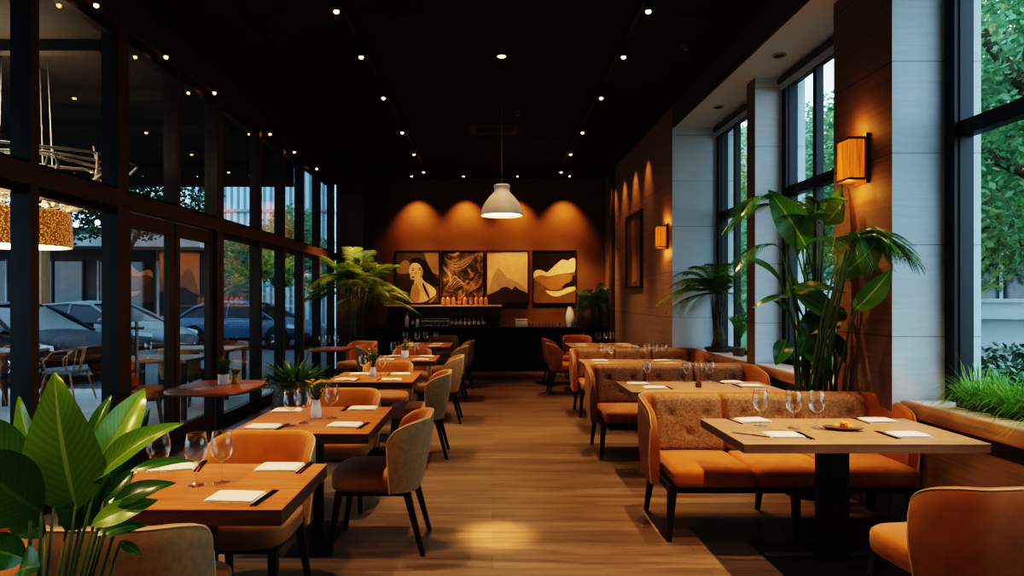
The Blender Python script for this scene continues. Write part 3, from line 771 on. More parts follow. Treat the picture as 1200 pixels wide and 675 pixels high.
def make_chair(outer, inner, seatm, lab, loc, rz, group):
    t = thing('dining_chair', lab, 'chair', loc, rz, group)
    mb, pth = shell_mb(.50, .20, .14, .375, .80, .745, .042, .08, .07, .11)
    for i in range(len(mb.v)): mb.v[i] = mb.v[i] + Vector((0, -.055, 0))
    b = mb.build('backrest', [outer, inner], t, 60)
    MB().tube([Vector(p)+Vector((0, -.055, 0)) for p in pth], .0045, 6).build('piping', M['piping'], b)
    s = MB()
    prof = []
    rows = []
    for (k, z) in ((.0, .375), (.93, .375), (.985, .385), (1.0, .41), (1.0, .445), (.985, .465), (.93, .478), (.75, .487), (.4, .492), (.0, .494)):
        row = []
        for j in range(40):
            a = 2*PI*j/40
            e = 2/4.2
            row.append((.238*k*math.copysign(abs(math.cos(a))**e, math.cos(a)), .02+.25*k*math.copysign(abs(math.sin(a))**e, math.sin(a)), z))
        rows.append(row)
    s.grid(rows, 0, closed=True)
    s.build('seat', seatm, t, 60)
    fr = MB().box((-.20, -.20, .345), (.20, .22, .376)); fr.build('seat_frame', M['legwood'], t, smooth=False)
    for sx in (-1, 1):
        leg_mb((.185*sx*1.12, .262, 0), (.185*sx, .205, .375), .0125, .021).build('leg', M['legwood'], t, smooth=False)
        leg_mb((.185*sx*1.12, -.285, 0), (.185*sx, -.185, .375), .0125, .021).build('leg', M['legwood'], t, smooth=False)
    return t

# left row of tables
TD = {'L1': 'front table by the leafy plant', 'L2': 'table with the yellow flowers', 'L3': 'third glass wall table', 'L4': 'fourth glass wall table', 'L5': 'glass wall table nearest the bar',
      'R1': 'table with the snack dish', 'R2': 'table with the little salt shaker', 'R3': 'third garden side table', 'R4': 'garden side table nearest the bar'}
TT = {}
def square_table(key, x0, x1, y0, y1, top, edge, lab, group, th=.06, col=.028, base=(.12, .29), colw=None):
    TT[key] = (x0, x1, y0, y1)
    cx, cy = (x0+x1)/2, (y0+y1)/2
    t = thing('dining_table', lab, 'table', (cx, cy, 0), 0, group)
    w, d = x1-x0, y1-y0
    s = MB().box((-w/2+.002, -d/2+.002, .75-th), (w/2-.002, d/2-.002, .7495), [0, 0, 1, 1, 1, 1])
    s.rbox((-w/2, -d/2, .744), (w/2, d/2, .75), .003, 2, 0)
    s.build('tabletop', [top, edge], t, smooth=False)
    MB().rbox((-(colw or col), -col, .012), ((colw or col), col, .75-th), .004, 2).build('table_column', M['black'], t)
    MB().rbox((-base[0], -base[1], 0), (base[0], base[1], .016), .005, 2).build('base_plate', M['black'], t)
    return t
GL = 'square oak tables along the glass wall'
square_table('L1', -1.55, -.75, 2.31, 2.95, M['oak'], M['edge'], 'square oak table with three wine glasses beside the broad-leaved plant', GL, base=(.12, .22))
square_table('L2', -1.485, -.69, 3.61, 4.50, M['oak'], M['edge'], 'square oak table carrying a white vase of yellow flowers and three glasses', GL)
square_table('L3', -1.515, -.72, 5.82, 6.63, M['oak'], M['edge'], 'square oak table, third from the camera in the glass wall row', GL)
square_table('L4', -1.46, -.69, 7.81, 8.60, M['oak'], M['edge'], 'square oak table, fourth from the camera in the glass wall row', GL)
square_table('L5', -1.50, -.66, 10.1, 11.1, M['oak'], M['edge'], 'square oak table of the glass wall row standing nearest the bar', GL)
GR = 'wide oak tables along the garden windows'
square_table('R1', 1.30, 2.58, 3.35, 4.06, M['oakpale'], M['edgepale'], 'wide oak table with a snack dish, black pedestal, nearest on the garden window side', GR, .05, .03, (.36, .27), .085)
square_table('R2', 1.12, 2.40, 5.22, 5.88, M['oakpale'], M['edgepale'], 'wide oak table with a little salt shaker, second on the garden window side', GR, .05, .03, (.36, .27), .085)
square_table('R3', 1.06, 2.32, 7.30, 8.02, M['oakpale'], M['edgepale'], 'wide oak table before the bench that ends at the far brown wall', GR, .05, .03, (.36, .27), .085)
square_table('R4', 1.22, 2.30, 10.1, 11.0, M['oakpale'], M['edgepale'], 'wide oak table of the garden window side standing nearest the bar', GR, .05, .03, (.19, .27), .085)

GC = 'upholstered chairs at the glass wall tables'
K0 = make_chair(M['khaki'], M['orange'], M['seatbrown'], 'khaki backed chair on the aisle at the table with yellow flowers', (-.69, 3.99, 0), PI/2, GC)
def kchair(x, y, rz, lab): return dup(K0, (x, y, 0), rz, lab)
kchair(-.715, 6.25, PI/2+.03, 'khaki backed chair on the aisle at the third glass wall table')
kchair(-.67, 8.0, PI/2, 'khaki backed chair on the aisle at the fourth glass wall table')
kchair(-.68, 9.70, PI/2-.04, 'khaki backed chair on the aisle between the fourth table and the table nearest the bar')
kchair(-.62, 10.95, PI/2, 'khaki backed chair on the aisle nearest the bar')
kchair(-1.18, 3.15, PI, 'orange chair tucked behind the front table, facing the camera')
kchair(-1.22, 2.29, 0, 'khaki chair back closest to the camera, partly behind the broad-leaved plant')
kchair(-1.13, 4.80, PI, 'orange chair tucked behind the table with yellow flowers')
kchair(-1.15, 7.02, PI, 'orange chair tucked behind the third table of the glass wall row')
kchair(-1.13, 8.98, PI, 'orange chair tucked behind the fourth table of the glass wall row')
kchair(-.92, 12.2, PI, 'orange chair behind the glass wall table nearest the bar, facing the camera')
kchair(-1.72, 9.75, -PI/2, 'reddish chair on the window side of the glass wall table nearest the bar')
kchair(-2.02, 2.62, -PI/2-.2, 'khaki chair on the window side of the front table, mostly hidden by leaves')
GC2 = 'rust coloured chairs on the garden window side'
R0 = make_chair(M['rust'], M['orange'], M['orange'], 'large rust orange chair seen from behind before the near end of the snack dish table', (1.93, 2.72, 0), .12, GC2)
def rchair(x, y, rz, lab): return dup(R0, (x, y, 0), rz, lab)
rchair(1.17, 10.30, -PI/2, 'rust chair on the aisle at the garden side table nearest the bar, nearer of two')
rchair(1.20, 11.45, -PI/2+.05, 'rust chair on the aisle beside the bar, farther of two')
rchair(1.62, 12.25, PI, 'rust chair before the bar facing the camera')
rchair(-2.22, 10.55, PI-.5, 'brown orange chair at the small bistro table by the tall palm')

# ------------------------------------------------------------------ benches
def bench(cx, cy, lab, w=1.68):
    t = thing('banquette', lab, 'bench', (cx, cy, 0), PI, 'upholstered benches along the garden windows')
    mb, pth = shell_mb(w, .45, .13, .30, .835, .775, .05, .015, .06, .13)
    for i in range(len(mb.v)): mb.v[i] = mb.v[i] + Vector((0, .145, 0))
    b = mb.build('backrest', [M['rust'], M['rust']], t, 60)
    MB().tube([Vector(p)+Vector((0, .145, 0)) for p in pth], .005, 6).build('piping', M['piping'], b)
    wi = w-.15
    for k in range(3):
        x0 = -wi/2+wi*k/3; x1 = x0+wi/3
        # tufted back pad
        nx, nz = 26, 18
        rows = []
        for i in range(nz+1):
            v = i/nz; z = .43+.392*v
            row = []
            for j in range(nx+1):
                u = j/nx; x = x0+.004+(x1-x0-.008)*u
                edge = (1-(2*u-1)**24)*(1-(2*v-1)**20)
                p, q = u*4, v*3
                tu = abs(math.cos(PI*p)*math.cos(PI*q)) if True else 0
                dm = min(math.hypot((p-a_)/4*1.2, (q-b_)/3) for a_ in range(0, 5) for b_ in range(0, 4) if (a_+b_) % 2 == 1)
                y = -.275+.02 - .070*(v) + .052*edge**.6 + .0 - .030*math.exp(-(dm/.06)**2)*edge
                row.append((x, y, z))
            rows.append(row)
        g = MB().grid(rows, 0)
        g.build('back_cushion', M['tweed'], t, 180)
        MB().rbox((x0+.003, -.245, .335), (x1-.003, .325, .445), .035, 4, 0, dome=.018).build('seat_cushion', M['orange'], t, 180)
    MB().box((-w/2+.05, -.27, .295), (w/2-.05, .285, .337)).build('seat_frame', M['legwood'], t, smooth=False)
    for sx in (-.985, 0, .985):
        leg_mb((sx*(w/2-.06)*1.03, .285, 0), (sx*(w/2-.06), .265, .30), .013, .024).build('leg', M['legwood'], t, smooth=False)
        leg_mb((sx*(w/2-.06)*1.03, -.315, 0), (sx*(w/2-.06), -.24, .30), .013, .024).build('leg', M['legwood'], t, smooth=False)
    return t
B0 = bench(1.885, 4.30, 'orange bench with tweed back behind the table with the snack dish')
dup(B0, (1.81, 6.35, 0), PI, 'orange bench with tweed back behind the table with the salt shaker')
dup(B0, (1.90, 8.46, 0), PI, 'tweed backed bench that ends against the far brown wall')

# ------------------------------------------------------------------ bistro tables by the glass
def bistro(cx, cy, w, d, lab):
    t = thing('bistro_table', lab, 'table', (cx, cy, 0), 0, 'small round-cornered tables at the glass wall')
    s = MB()
    rows = []
    for k, z in ((.0, .715), (.94, .715), (.985, .722), (1.0, .733), (.995, .746), (.98, .75), (0, .75)):
        row = []
        for j in range(48):
            a = 2*PI*j/48; e = 2/3.6
            row.append((w/2*k*math.copysign(abs(math.cos(a))**e, math.cos(a)), d/2*k*math.copysign(abs(math.sin(a))**e, math.sin(a)), z))
        rows.append(row)
    s.grid(rows, 0, closed=True); s.build('tabletop', M['redwood'], t, 35)
    MB().tube([(0, 0, .01), (0, 0, .716)], .03, 14).build('table_column', M['black'], t)
    MB().lathe([(.001, .02), (.05, .02), (.20, .012), (.215, .006), (.215, 0), (.001, 0)], 28).build('base_plate', M['black'], t)
    return t
bistro(-2.36, 5.58, .70, .86, 'small round-cornered reddish table at the doors with two flower pots')
bistro(-2.45, 9.85, .60, .70, 'small round-cornered reddish table near the tall palm with three glasses')

# ------------------------------------------------------------------ napkins and cutlery
NAP = []
def napkin(loc, rz, lab, sx=1.0):
    if NAP: return dup(NAP[0], loc, rz, lab, 'folded napkins')
    t = thing('napkin', lab, 'napkin', loc, rz, 'folded napkins')
    w, d = .19, .125
    for k, (zz, dx, nm) in enumerate(((0, 0, 'lower_fold'), (.0065, .004, 'upper_fold'))):
        rows_t, rows_b = [], []
        for j in range(9):
            v = j/8; y = -d/2+d*v
            r1, r2 = [], []
            for i in range(13):
                u = i/12; x = -w/2+dx+(w-dx*2)*u
                e = min(u, 1-u, v, 1-v)
                h = .006*min(1, e/.05)**.5 if e > 0 else .0006
                wob = .0012*math.sin(5*u+2*k)*math.sin(3*v+1)
                r1.append((x, y, zz+h+wob*(e > 0))); r2.append((x, y, zz))
            rows_t.append(r1); rows_b.append(r2)
        m_ = MB().grid(rows_t, 0).grid(rows_b[::-1], 0)
        m_.build(nm, M['linen'], t, 50)
    NAP.append(t); return t
CUT = {}
def cutlery(kind, loc, rz, lab):
    if kind in CUT: return dup(CUT[kind], loc, rz, lab)
    t = thing(kind, lab, kind, loc, rz, 'dark table %s' % ('knives' if kind == 'knife' else 'forks'))
    MB().rbox((-.004, -.10, 0), (.004, -.005, .005), .0018, 2).build('handle', M['steel'], t)
    if kind == 'knife':
        MB().prism([(-.004, -.005), (.006, -.005), (.009, .05), (.006, .095), (-.004, .105)], .001, .003).build('blade', M['steel'], t, smooth=False)
    else:
        h = MB().prism([(-.004, -.005), (.004, -.005), (.007, .03), (.008, .055), (-.008, .055), (-.007, .03)], .001, .004)
        for k in range(4): h.box((-.0078+.0043*k, .054, .001), (-.0053+.0043*k, .095, .004))
        h.build('tines', M['steel'], t, smooth=False)
    CUT[kind] = t; return t
Z = .7506
def setting(key, px, py, where, rz=0.0, knife=True, fork=True, side=1):
    p = on(px, py); p.z = Z
    x0, x1, y0, y1 = TT[key]
    p.x = min(max(p.x, x0+.11), x1-.12); p.y = min(max(p.y, y0+.075), y1-.075)
    napkin(p, rz, 'cream folded napkin at the %s of the %s' % (where, TD[key]))
    c, s = math.cos(rz), math.sin(rz)
    def off(dx): return (p.x+dx*c, p.y+dx*s, Z)
    if knife: cutlery('knife', off(.106*side), rz, 'dark knife by the %s napkin of the %s' % (where, TD[key]))
    if fork: cutlery('fork', off(.121*side), rz, 'dark fork by the %s napkin of the %s' % (where, TD[key]))
setting('L1', 205, 547, 'far window corner', .25)
setting('L1', 328, 548, 'far aisle corner', -.02)
setting('L1', 276, 583, 'near aisle corner', -.08)
setting('L1', 122, 585, 'near window corner', -.1)
setting('L2', 308, 500.5, 'near window corner', -.05)
setting('L2', 404, 498.5, 'near aisle corner', -.1)
setting('L2', 330, 481.5, 'far window corner', .1, False, False)
setting('L2', 425, 479, 'far aisle corner', 0, side=-1)
for key in ('L3', 'L4', 'L5'):
    x0, x1, y0, y1 = TT[key]
    for where, dx, dy, sd in (('near window corner', .16, .17, 1), ('near aisle corner', .58, .17, -1), ('far window corner', .20, .62, 1), ('far aisle corner', .60, .62, -1)):
        p = (x0+dx, y0+dy)
        napkin((p[0], p[1], Z), rnd.uniform(-.1, .1), 'cream folded napkin at the %s of the %s' % (where, TD[key]))
        if key == 'L3': cutlery('knife', (p[0]+.112*sd, p[1], Z), 0, 'dark knife by the %s napkin of the %s' % (where, TD[key]))
setting('R1', 918, 510.5, 'near aisle corner', .0)
cutlery('knife', on(893, 510)+Vector((-.06, 0, .0006)), .9, 'dark knife lying askew on the aisle side of the snack dish table')
setting('R1', 872, 488.5, 'far aisle corner', .15, False, True, -1)
setting('R1', 1020, 490.5, 'far window corner', 0, True, False, -1)
setting('R1', 1064, 510, 'near window corner', 0, True, True, -1)
setting('R2', 748, 450, 'far aisle corner', .1, False, False)
setting('R2', 768, 454.5, 'near aisle corner', 0)
setting('R2', 853, 446.5, 'far window corner', 0, side=-1)
setting('R2', 880, 452.5, 'near window corner', 0, side=-1)
for key in ('R3', 'R4'):
    x0, x1, y0, y1 = TT[key]
    for where, dx, dy in (('near aisle corner', .20, .16), ('far aisle corner', .24, .55), ('near window corner', 1.0, .16), ('far window corner', 1.0, .55)):
        napkin((x0+min(dx, x1-x0-.15), y0+dy, Z), rnd.uniform(-.1, .1), 'cream folded napkin at the %s of the %s' % (where, TD[key]))
# a snack dish and a salt shaker
p = on(985, 504); t = thing('snack_dish', 'leaf shaped brown dish holding orange snacks', 'dish', (p.x, p.y, Z), -.35)
rows = []
for k, z in ((.0, .004), (.6, .004), (.85, .009), (1.0, .018), (.97, .0205), (.82, .013), (.55, .008), (0, .008)):
    rows.append([(.11*k*math.cos(2*PI*j/32)*(1+.12*math.cos(2*PI*j/32)), .048*k*math.sin(2*PI*j/32)*(1 if abs(math.cos(2*PI*j/32)) < .8 else .8), z) for j in range(32)])
mb = MB().grid(rows, 0, closed=True); mb.build('dish_body', M['potbrown'], t, 60)
M['snack'] = mat('orange snack', (.70, .27, .04), .6, bump=.4, bscale=90, var=.25, vscale=40)
for i, (x, y, r, z) in enumerate(((-.02, .0, .020, .022), (.015, .008, .022, .024), (.045, -.004, .019, .022), (.012, -.008, .018, .043), (.03, .012, .016, .036))):
    p_ = (p.x+x*math.cos(-.35)-y*math.sin(-.35), p.y+x*math.sin(-.35)+y*math.cos(-.35), Z+z)
    sn = MB().ball((0, 0, 0), r, 0, 9, .72)
    for q in range(len(sn.v)): sn.v[q] = sn.v[q]*(1+rnd.uniform(-.07, .07))
    o = sn.build('snack_fritter', M['snack'], None, 180); o.location = p_
    tag(o, 'orange fritter in the brown dish, %s of the heap' % ['at the aisle end', 'in the middle', 'at the window end', 'on top', 'at the back'][i], 'snack', 'orange fritters in the dish')
p = on(818.5, 454); t = thing('salt_shaker', 'little brown wooden salt shaker on the second garden side table', 'shaker', (p.x, p.y, Z))
MB().rbox((-.022, -.022, 0), (.022, .022, .045), .006, 3).build('shaker_body', M['potbrown'], t)
MB().lathe([(.015, .045), (.015, .052), (.008, .056), (.001, .056)], 14).build('shaker_cap', M['steel'], t)

# ------------------------------------------------------------------ wine glasses
def place_glasses(key, spots, h=.20):
    for px, py, which in spots:
        p = on(px, py); x0, x1, y0, y1 = TT[key] if key in TT else (-9, 9, 0, 99)
        p.x = min(max(p.x, x0+.05), x1-.05); p.y = min(max(p.y, y0+.05), y1-.05); p.z = Z
        glass(p, 'clear wine glass %s of the %s' % (which, TD[key]), 'clear wine glasses', h)
place_glasses('L1', ((186, 567, 'nearest the leaves'), (230, 569, 'in the middle'), (260, 566, 'nearest the aisle')), .21)
place_glasses('L2', ((341, 499, 'nearest the window side'), (356, 496, 'just behind the window side glass'), (388.5, 490, 'beside the white vase')), .21)
place_glasses('L3', ((425, 438.5, 'on the window side'), (448, 439, 'on the aisle side')), .19)
place_glasses('L4', ((461, 418.5, 'on the window side'), (488, 419, 'on the aisle side')), .19)
place_glasses('L5', ((475, 404, 'nearest the window side'), (489, 404, 'second from the window side'), (499, 403.5, 'third from the window side'), (511, 404, 'nearest the aisle')), .21)
place_glasses('R1', ((891, 499.5, 'nearest the aisle'), (930, 502, 'in the middle'), (957, 502, 'nearest the snack dish')), .215)
place_glasses('R2', ((757, 447, 'nearest the aisle'), (803, 447, 'second from the aisle'), (816.5, 447, 'third from the aisle'), (830, 447, 'nearest the window')), .19)
place_glasses('R3', ((706.5, 421.5, 'nearest the aisle'), (716, 422.5, 'second from the aisle'), (743, 421, 'third from the aisle'), (758, 422.5, 'fourth from the aisle'), (766, 421, 'fifth from the aisle'), (778, 421.5, 'nearest the window')), .20)
place_glasses('R4', ((682.5, 403, 'nearest the aisle'), (701, 403, 'second from the aisle'), (710, 402.5, 'third from the aisle'), (717, 403.5, 'nearest the window')), .20)
for (x, y, lab) in ((-2.58, 9.78, 'clear wine glass on the small table near the palm, nearest the glass wall'), (-2.47, 9.72, 'clear wine glass in the middle of the small table near the palm'), (-2.36, 9.80, 'clear wine glass on the small table near the palm, aisle side')):
    glass((x, y, Z), lab, 'clear wine glasses', .20)

# things on the right part of the bar
tb = None
M['tumbler'] = glass_mat('tumbler glass', 1.1, (.9, .9, .9), .05, gain=.9)
for i in range(10):
    x = (620+4.0*i-CX)/F*13.62
    lab = '%s small clear tumbler on the bar from the white box' % ordn[i]
    loc = (x, 13.60+.05*(i % 2), BZ)
    if tb is None:
        tb = tag(MB().lathe([(.001, 0), (.028, 0), (.033, .09), (.031, .09), (.027, .008), (.001, .008)], 16).build('tumbler', M['tumbler'], None, 60), lab, 'tumbler', 'tumblers on the bar'); tb.location = loc
    else:
        o = tb.copy(); C.objects.link(o); o.location = loc; o['label'] = lab
x = (611-CX)/F*13.6
t = thing('napkin_box', 'pale decorated box on the bar below the mountain painting', 'box', (x, 13.62, BZ))
MB().rbox((-.125, -.06, 0), (.125, .06, .13), .008, 2).build('box_body', M['linen'], t)
MB().rbox((-.13, -.065, .13), (.13, .065, .165), .008, 2).build('box_lid', M['label'], t)
x = (592-CX)/F*13.6
t = thing('carafe', 'clear carafe on the bar under the end of the lit shelf', 'carafe', (x, 13.62, BZ))
MB().lathe([(.001, 0), (.05, 0), (.055, .02), (.05, .10), (.02, .16), (.02, .22), (.026, .24), (.024, .24), (.017, .20), (.045, .10), (.05, .02), (.001, .008)], 20).build('carafe_body', M['crystal'], t, 60)
MB().ball((0, 0, .255), .022, 0, 8).build('stopper', M['crystal'], t)
x = (668-CX)/F*13.55
t = thing('ceramic_vase', 'cream ceramic vase on the bar beside the feathery plant', 'vase', (x, 13.56, BZ))
MB().lathe([(.001, 0), (.06, 0), (.085, .08), (.09, .2), (.07, .33), (.045, .40), (.05, .43), (.043, .43), (.038, .40), (.06, .30), (.001, .05)], 24).build('vase_body', M['linen'], t, 60)
t = thing('glass_jug', 'small clear jug on the bar in front of the cream vase', 'jug', (x+.05, 13.415, BZ))
MB().lathe([(.001, 0), (.04, 0), (.048, .05), (.036, .11), (.042, .13), (.040, .13), (.033, .11), (.044, .05), (.001, .01)], 18).build('jug_body', M['crystal'], t, 60)
MB().tube([(.040, 0, .11), (.07, 0, .10), (.075, 0, .06), (.045, 0, .04)], .005, 6).build('handle', M['crystal'], t)
# ================================================================== PLANTS
UP = Vector((0, 0, 1))
def leaf(mb, B, T, w, N, bow=.08, fold=.18, mi=0, seg=10, tipdrop=0.0, peak=.8):
    B, T, N = Vector(B), Vector(T), Vector(N)
    D = T-B; ln = D.length; D = D/ln
    Sd = D.cross(N)
    if Sd.length < 1e-5: Sd = D.cross(Vector((1, 0, 0)))
    Sd.normalize(); N = Sd.cross(D)
    r = rnd.random(); rows, att = [], []
    for i in range(seg+1):
        t = i/seg
        c = B + D*(ln*t) + N*(bow*ln*4*t*(1-t)) - UP*(tipdrop*ln*t*t)
        ww = w*.5*max(.004, math.sin(PI*min(1, t**peak)))**.85
        row, ar = [], []
        for o in (-1, -.6, -.028, .028, .6, 1):
            wav = .03*w*math.sin(9*t+o*2)*abs(o)
            row.append(c + Sd*(ww*o) + N*(fold*ww*abs(o)**1.5 + wav)); ar.append((o if abs(o) > .03 else 0.0001, t, r))
        rows.append(row); att.append(ar)
    mb.grid(rows, mi, None, att)

def frond(mb, B, az, el, ln, n, ll, droop, mi_leaf=0, mi_stem=1, width=.014, start=.22, sweep=.6, hang=.35):
    B = Vector(B); d = Vector((math.cos(az)*math.cos(el), math.sin(az)*math.cos(el), math.sin(el)))
    P_ = lambda t: B + d*(ln*t) - UP*(droop*ln*t*t)
    mb.tube([P_(i/8) for i in range(9)], [.006*(1-.8*i/8)*max(1, ln) for i in range(9)], 4, mi_stem)
    for k in range(n):
        t = start + (1-start)*(k+.5)/n
        p = P_(t); tg = (P_(min(1, t+.02))-P_(t-.02)).normalized()
        sd = tg.cross(UP)
        if sd.length < .05: sd = Vector((math.sin(az), -math.cos(az), 0))
        sd.normalize()
        L_ = ll*(math.sin(PI*(.12+.82*(t-start)/(1-start))))**.7*rnd.uniform(.85, 1.1)
        for s in (-1, 1):
            dd = (sd*s + tg*sweep*(.6+.8*t) + UP*.15).normalized()
            r = rnd.random(); rows, att = [], []
            for i in range(5):
                q = i/4
                c = p + dd*(L_*q) - UP*(hang*L_*q*q)
                wv = tg*(width*.5*(1-q)**.6*(1 if i else .5)) + UP*(width*.12)
                rows.append([c-wv, c+wv]); att.append([(-1, q, r), (1, q, r)])
            mb.grid(rows, mi_leaf, None, att)

def blade(mb, B, az, el, ln, w, droop, mi=0, seg=6):
    B = Vector(B); d = Vector((math.cos(az)*math.cos(el), math.sin(az)*math.cos(el), math.sin(el)))
    sd = Vector((-math.sin(az), math.cos(az), 0)); r = rnd.random(); rows, att = [], []
    for i in range(seg+1):
        t = i/seg
        c = B + d*(ln*t) - UP*(droop*ln*t*t); ww = w*.5*(1-t**2.2)*(.5+.5*min(1, t*4)) + .0003
        rows.append([c-sd*ww, c+sd*ww+UP*ww*.3]); att.append([(-1, t, r), (1, t, r)])
    mb.grid(rows, mi, None, att)

def round_pot(t, c, r0, r1, h, m, soil=True):
    MB().lathe([(.001, 0), (r0, 0), (r0*1.02, .01), (r1, h-.02), (r1, h), (r1-.018, h), (r1-.025, h-.05)], 32, c).build('pot', m, t)
    if soil: MB().disc(r1-.02, (c[0], c[1], c[2]+h-.045), 24).build('soil', M['soil'], t)

# --- big paddle-leaved plant at the lower left
t = thing('broad_leaved_plant', 'large plant with broad glossy bright green paddle leaves at the lower left corner', 'potted plant', (-.98, 1.36, 0))
O = Vector((-.98, 1.36, 0))
round_pot(t, (0, 0, 0), .15, .19, .42, M['potdark'])
stems, lv = MB(), MB()
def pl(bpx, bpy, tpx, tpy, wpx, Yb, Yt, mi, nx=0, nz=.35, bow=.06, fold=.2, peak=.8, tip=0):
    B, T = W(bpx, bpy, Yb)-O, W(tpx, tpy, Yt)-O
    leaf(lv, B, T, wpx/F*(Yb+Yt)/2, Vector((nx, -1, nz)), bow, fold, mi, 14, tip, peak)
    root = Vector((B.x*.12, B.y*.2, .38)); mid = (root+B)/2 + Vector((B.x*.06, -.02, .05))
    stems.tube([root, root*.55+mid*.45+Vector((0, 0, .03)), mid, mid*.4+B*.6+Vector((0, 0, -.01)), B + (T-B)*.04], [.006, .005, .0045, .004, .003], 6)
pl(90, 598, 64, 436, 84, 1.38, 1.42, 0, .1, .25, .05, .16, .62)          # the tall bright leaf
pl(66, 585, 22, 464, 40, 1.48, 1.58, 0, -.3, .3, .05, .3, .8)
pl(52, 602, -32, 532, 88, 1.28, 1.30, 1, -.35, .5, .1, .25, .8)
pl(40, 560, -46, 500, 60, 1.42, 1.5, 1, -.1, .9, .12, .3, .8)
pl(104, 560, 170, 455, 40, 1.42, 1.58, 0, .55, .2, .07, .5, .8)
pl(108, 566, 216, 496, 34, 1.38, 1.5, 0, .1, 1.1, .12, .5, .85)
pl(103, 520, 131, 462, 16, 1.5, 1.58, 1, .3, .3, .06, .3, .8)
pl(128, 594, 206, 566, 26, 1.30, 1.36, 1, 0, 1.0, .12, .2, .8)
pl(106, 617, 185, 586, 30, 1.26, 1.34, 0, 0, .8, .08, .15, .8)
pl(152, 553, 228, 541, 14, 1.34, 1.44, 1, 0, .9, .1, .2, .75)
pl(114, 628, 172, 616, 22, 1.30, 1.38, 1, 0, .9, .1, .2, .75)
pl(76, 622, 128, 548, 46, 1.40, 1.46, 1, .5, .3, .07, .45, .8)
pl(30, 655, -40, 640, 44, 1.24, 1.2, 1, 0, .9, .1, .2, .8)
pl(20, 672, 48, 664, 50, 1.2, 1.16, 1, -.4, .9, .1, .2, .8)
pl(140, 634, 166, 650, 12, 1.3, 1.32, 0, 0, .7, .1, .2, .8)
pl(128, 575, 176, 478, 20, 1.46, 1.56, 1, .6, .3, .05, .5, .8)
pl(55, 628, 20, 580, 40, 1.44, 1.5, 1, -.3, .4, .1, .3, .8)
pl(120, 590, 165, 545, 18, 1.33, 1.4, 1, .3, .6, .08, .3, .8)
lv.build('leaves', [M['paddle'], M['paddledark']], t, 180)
stems.build('stems', M['stem'], t, 180)

# --- tall palm at the far end of the glass wall
def palm(name, lab, cat, loc, crown, n, ln, ll, nl, pot, mats, seed, droop=(.35, .75), elr=(.2, 1.35), bias=None, width=.016, stems_n=9, pot_h=.7, spread=.10):
    rnd.seed(seed)
    t = thing(name, lab, cat, loc)
    fb, st = MB(), MB()
    for k in range(stems_n):
        a = 2*PI*k/stems_n + rnd.uniform(-.3, .3); r = spread*rnd.uniform(.5, 1)
        st.tube([(r*.5*math.cos(a), r*.5*math.sin(a), pot_h-.08), (r*.9*math.cos(a), r*.9*math.sin(a), (pot_h+crown)/2), (r*1.6*math.cos(a), r*1.6*math.sin(a), crown)], [.016, .013, .009], 6)
    for k in range(n):
        a = 2*PI*k/n*2.4 + rnd.uniform(-.4, .4) if bias is None else bias(k)
        el = elr[0] + (elr[1]-elr[0])*((k*0.618) % 1.0)
        r = spread*1.3
        zb = crown + rnd.uniform(-.25, .10)
        frond(fb, (r*math.cos(a)*math.cos(el), r*math.sin(a)*math.cos(el), zb), a, el, ln*rnd.uniform(.8, 1.12), nl, ll, rnd.uniform(*droop), 0, 1, width)
    return t, fb, st
t, fb, st = palm('tall_palm', 'tall feathery palm in a dark planter at the far end of the glass wall', 'potted plant', (-2.46, 11.75, 0), 1.72, 54, .92, .30, 34, None, None, 5, (.3, .72), (.2, 1.5), None, .017, 16, .72, .13)
fb.build('fronds', [M['palm'], M['stem']], t, 180); st.build('stems', M['brownstem'], t, 180)
MB().rbox((-.19, -.19, 0), (.19, .19, .72), .02, 3).build('planter', M['potdark'], t)
MB().box((-.17, -.17, .715), (.17, .17, .735)).build('soil', M['soil'], t, smooth=False)
# --- feathery plant on the bar
rnd.seed(8)
t = thing('feathery_plant', 'bushy feathery plant in a dark vase on the right end of the bar', 'potted plant', (2.19, 13.60, BZ))
fb = MB()
for k in range(130):
    a = 2*PI*k*.618 + rnd.uniform(-.2, .2); el = rnd.uniform(.1, 1.35)
    frond(fb, (.04*math.cos(a), .04*math.sin(a), .42), a, el, rnd.uniform(.55, .92), 14, .17, rnd.uniform(.35, .9), 0, 1, .013, .25, .9, .5)
for i, v in enumerate(fb.v):                      # keep the fronds off the walls
    x = v.x; y = v.y
    if y > .36: y = .36+(y-.36)*.15
    if x > .22: x = .22+(x-.22)*.06
    if x < -.42: x = -.42+(x+.42)*.06
    fb.v[i] = Vector((x, y, max(v.z, .03)))
fb.build('fronds', [M['palmdark'], M['stem']], t, 180)
MB().lathe([(.001, 0), (.09, 0), (.10, .02), (.12, .30), (.135, .42), (.12, .42), (.10, .36), (.001, .34)], 24).build('pot', M['potdark'], t)
# --- palm in a low bowl on the third window sill
rnd.seed(3)
t = thing('sill_palm', 'small palm with thick trunk in a shallow bowl on the far window sill', 'potted plant', (2.90, 8.33, .818))
fb, tr = MB(), MB()
tr.tube([(.0, 0, .05), (.015, 0, .18), (-.005, 0, .34), (.01, 0, .50), (.0, 0, .66)], [.085, .075, .062, .05, .035], 12)
for k in range(9):
    a = 2*PI*k/9; tr.tube([(.045*math.cos(a), .045*math.sin(a), .06), (.06*math.cos(a), .06*math.sin(a), .4), (.10*math.cos(a), .10*math.sin(a), .78)], [.012, .010, .005], 5)
def clip_wall(fb, xmax, ymax=None, ymin=None):
    for i, v in enumerate(fb.v):
        x, y = v.x, v.y
        if x > xmax: x = xmax-(x-xmax)*.05
        if ymax is not None and y > ymax: y = ymax-(y-ymax)*.05
        if ymin is not None and y < ymin: y = ymin-(y-ymin)*.05
        fb.v[i] = Vector((x, y, v.z))
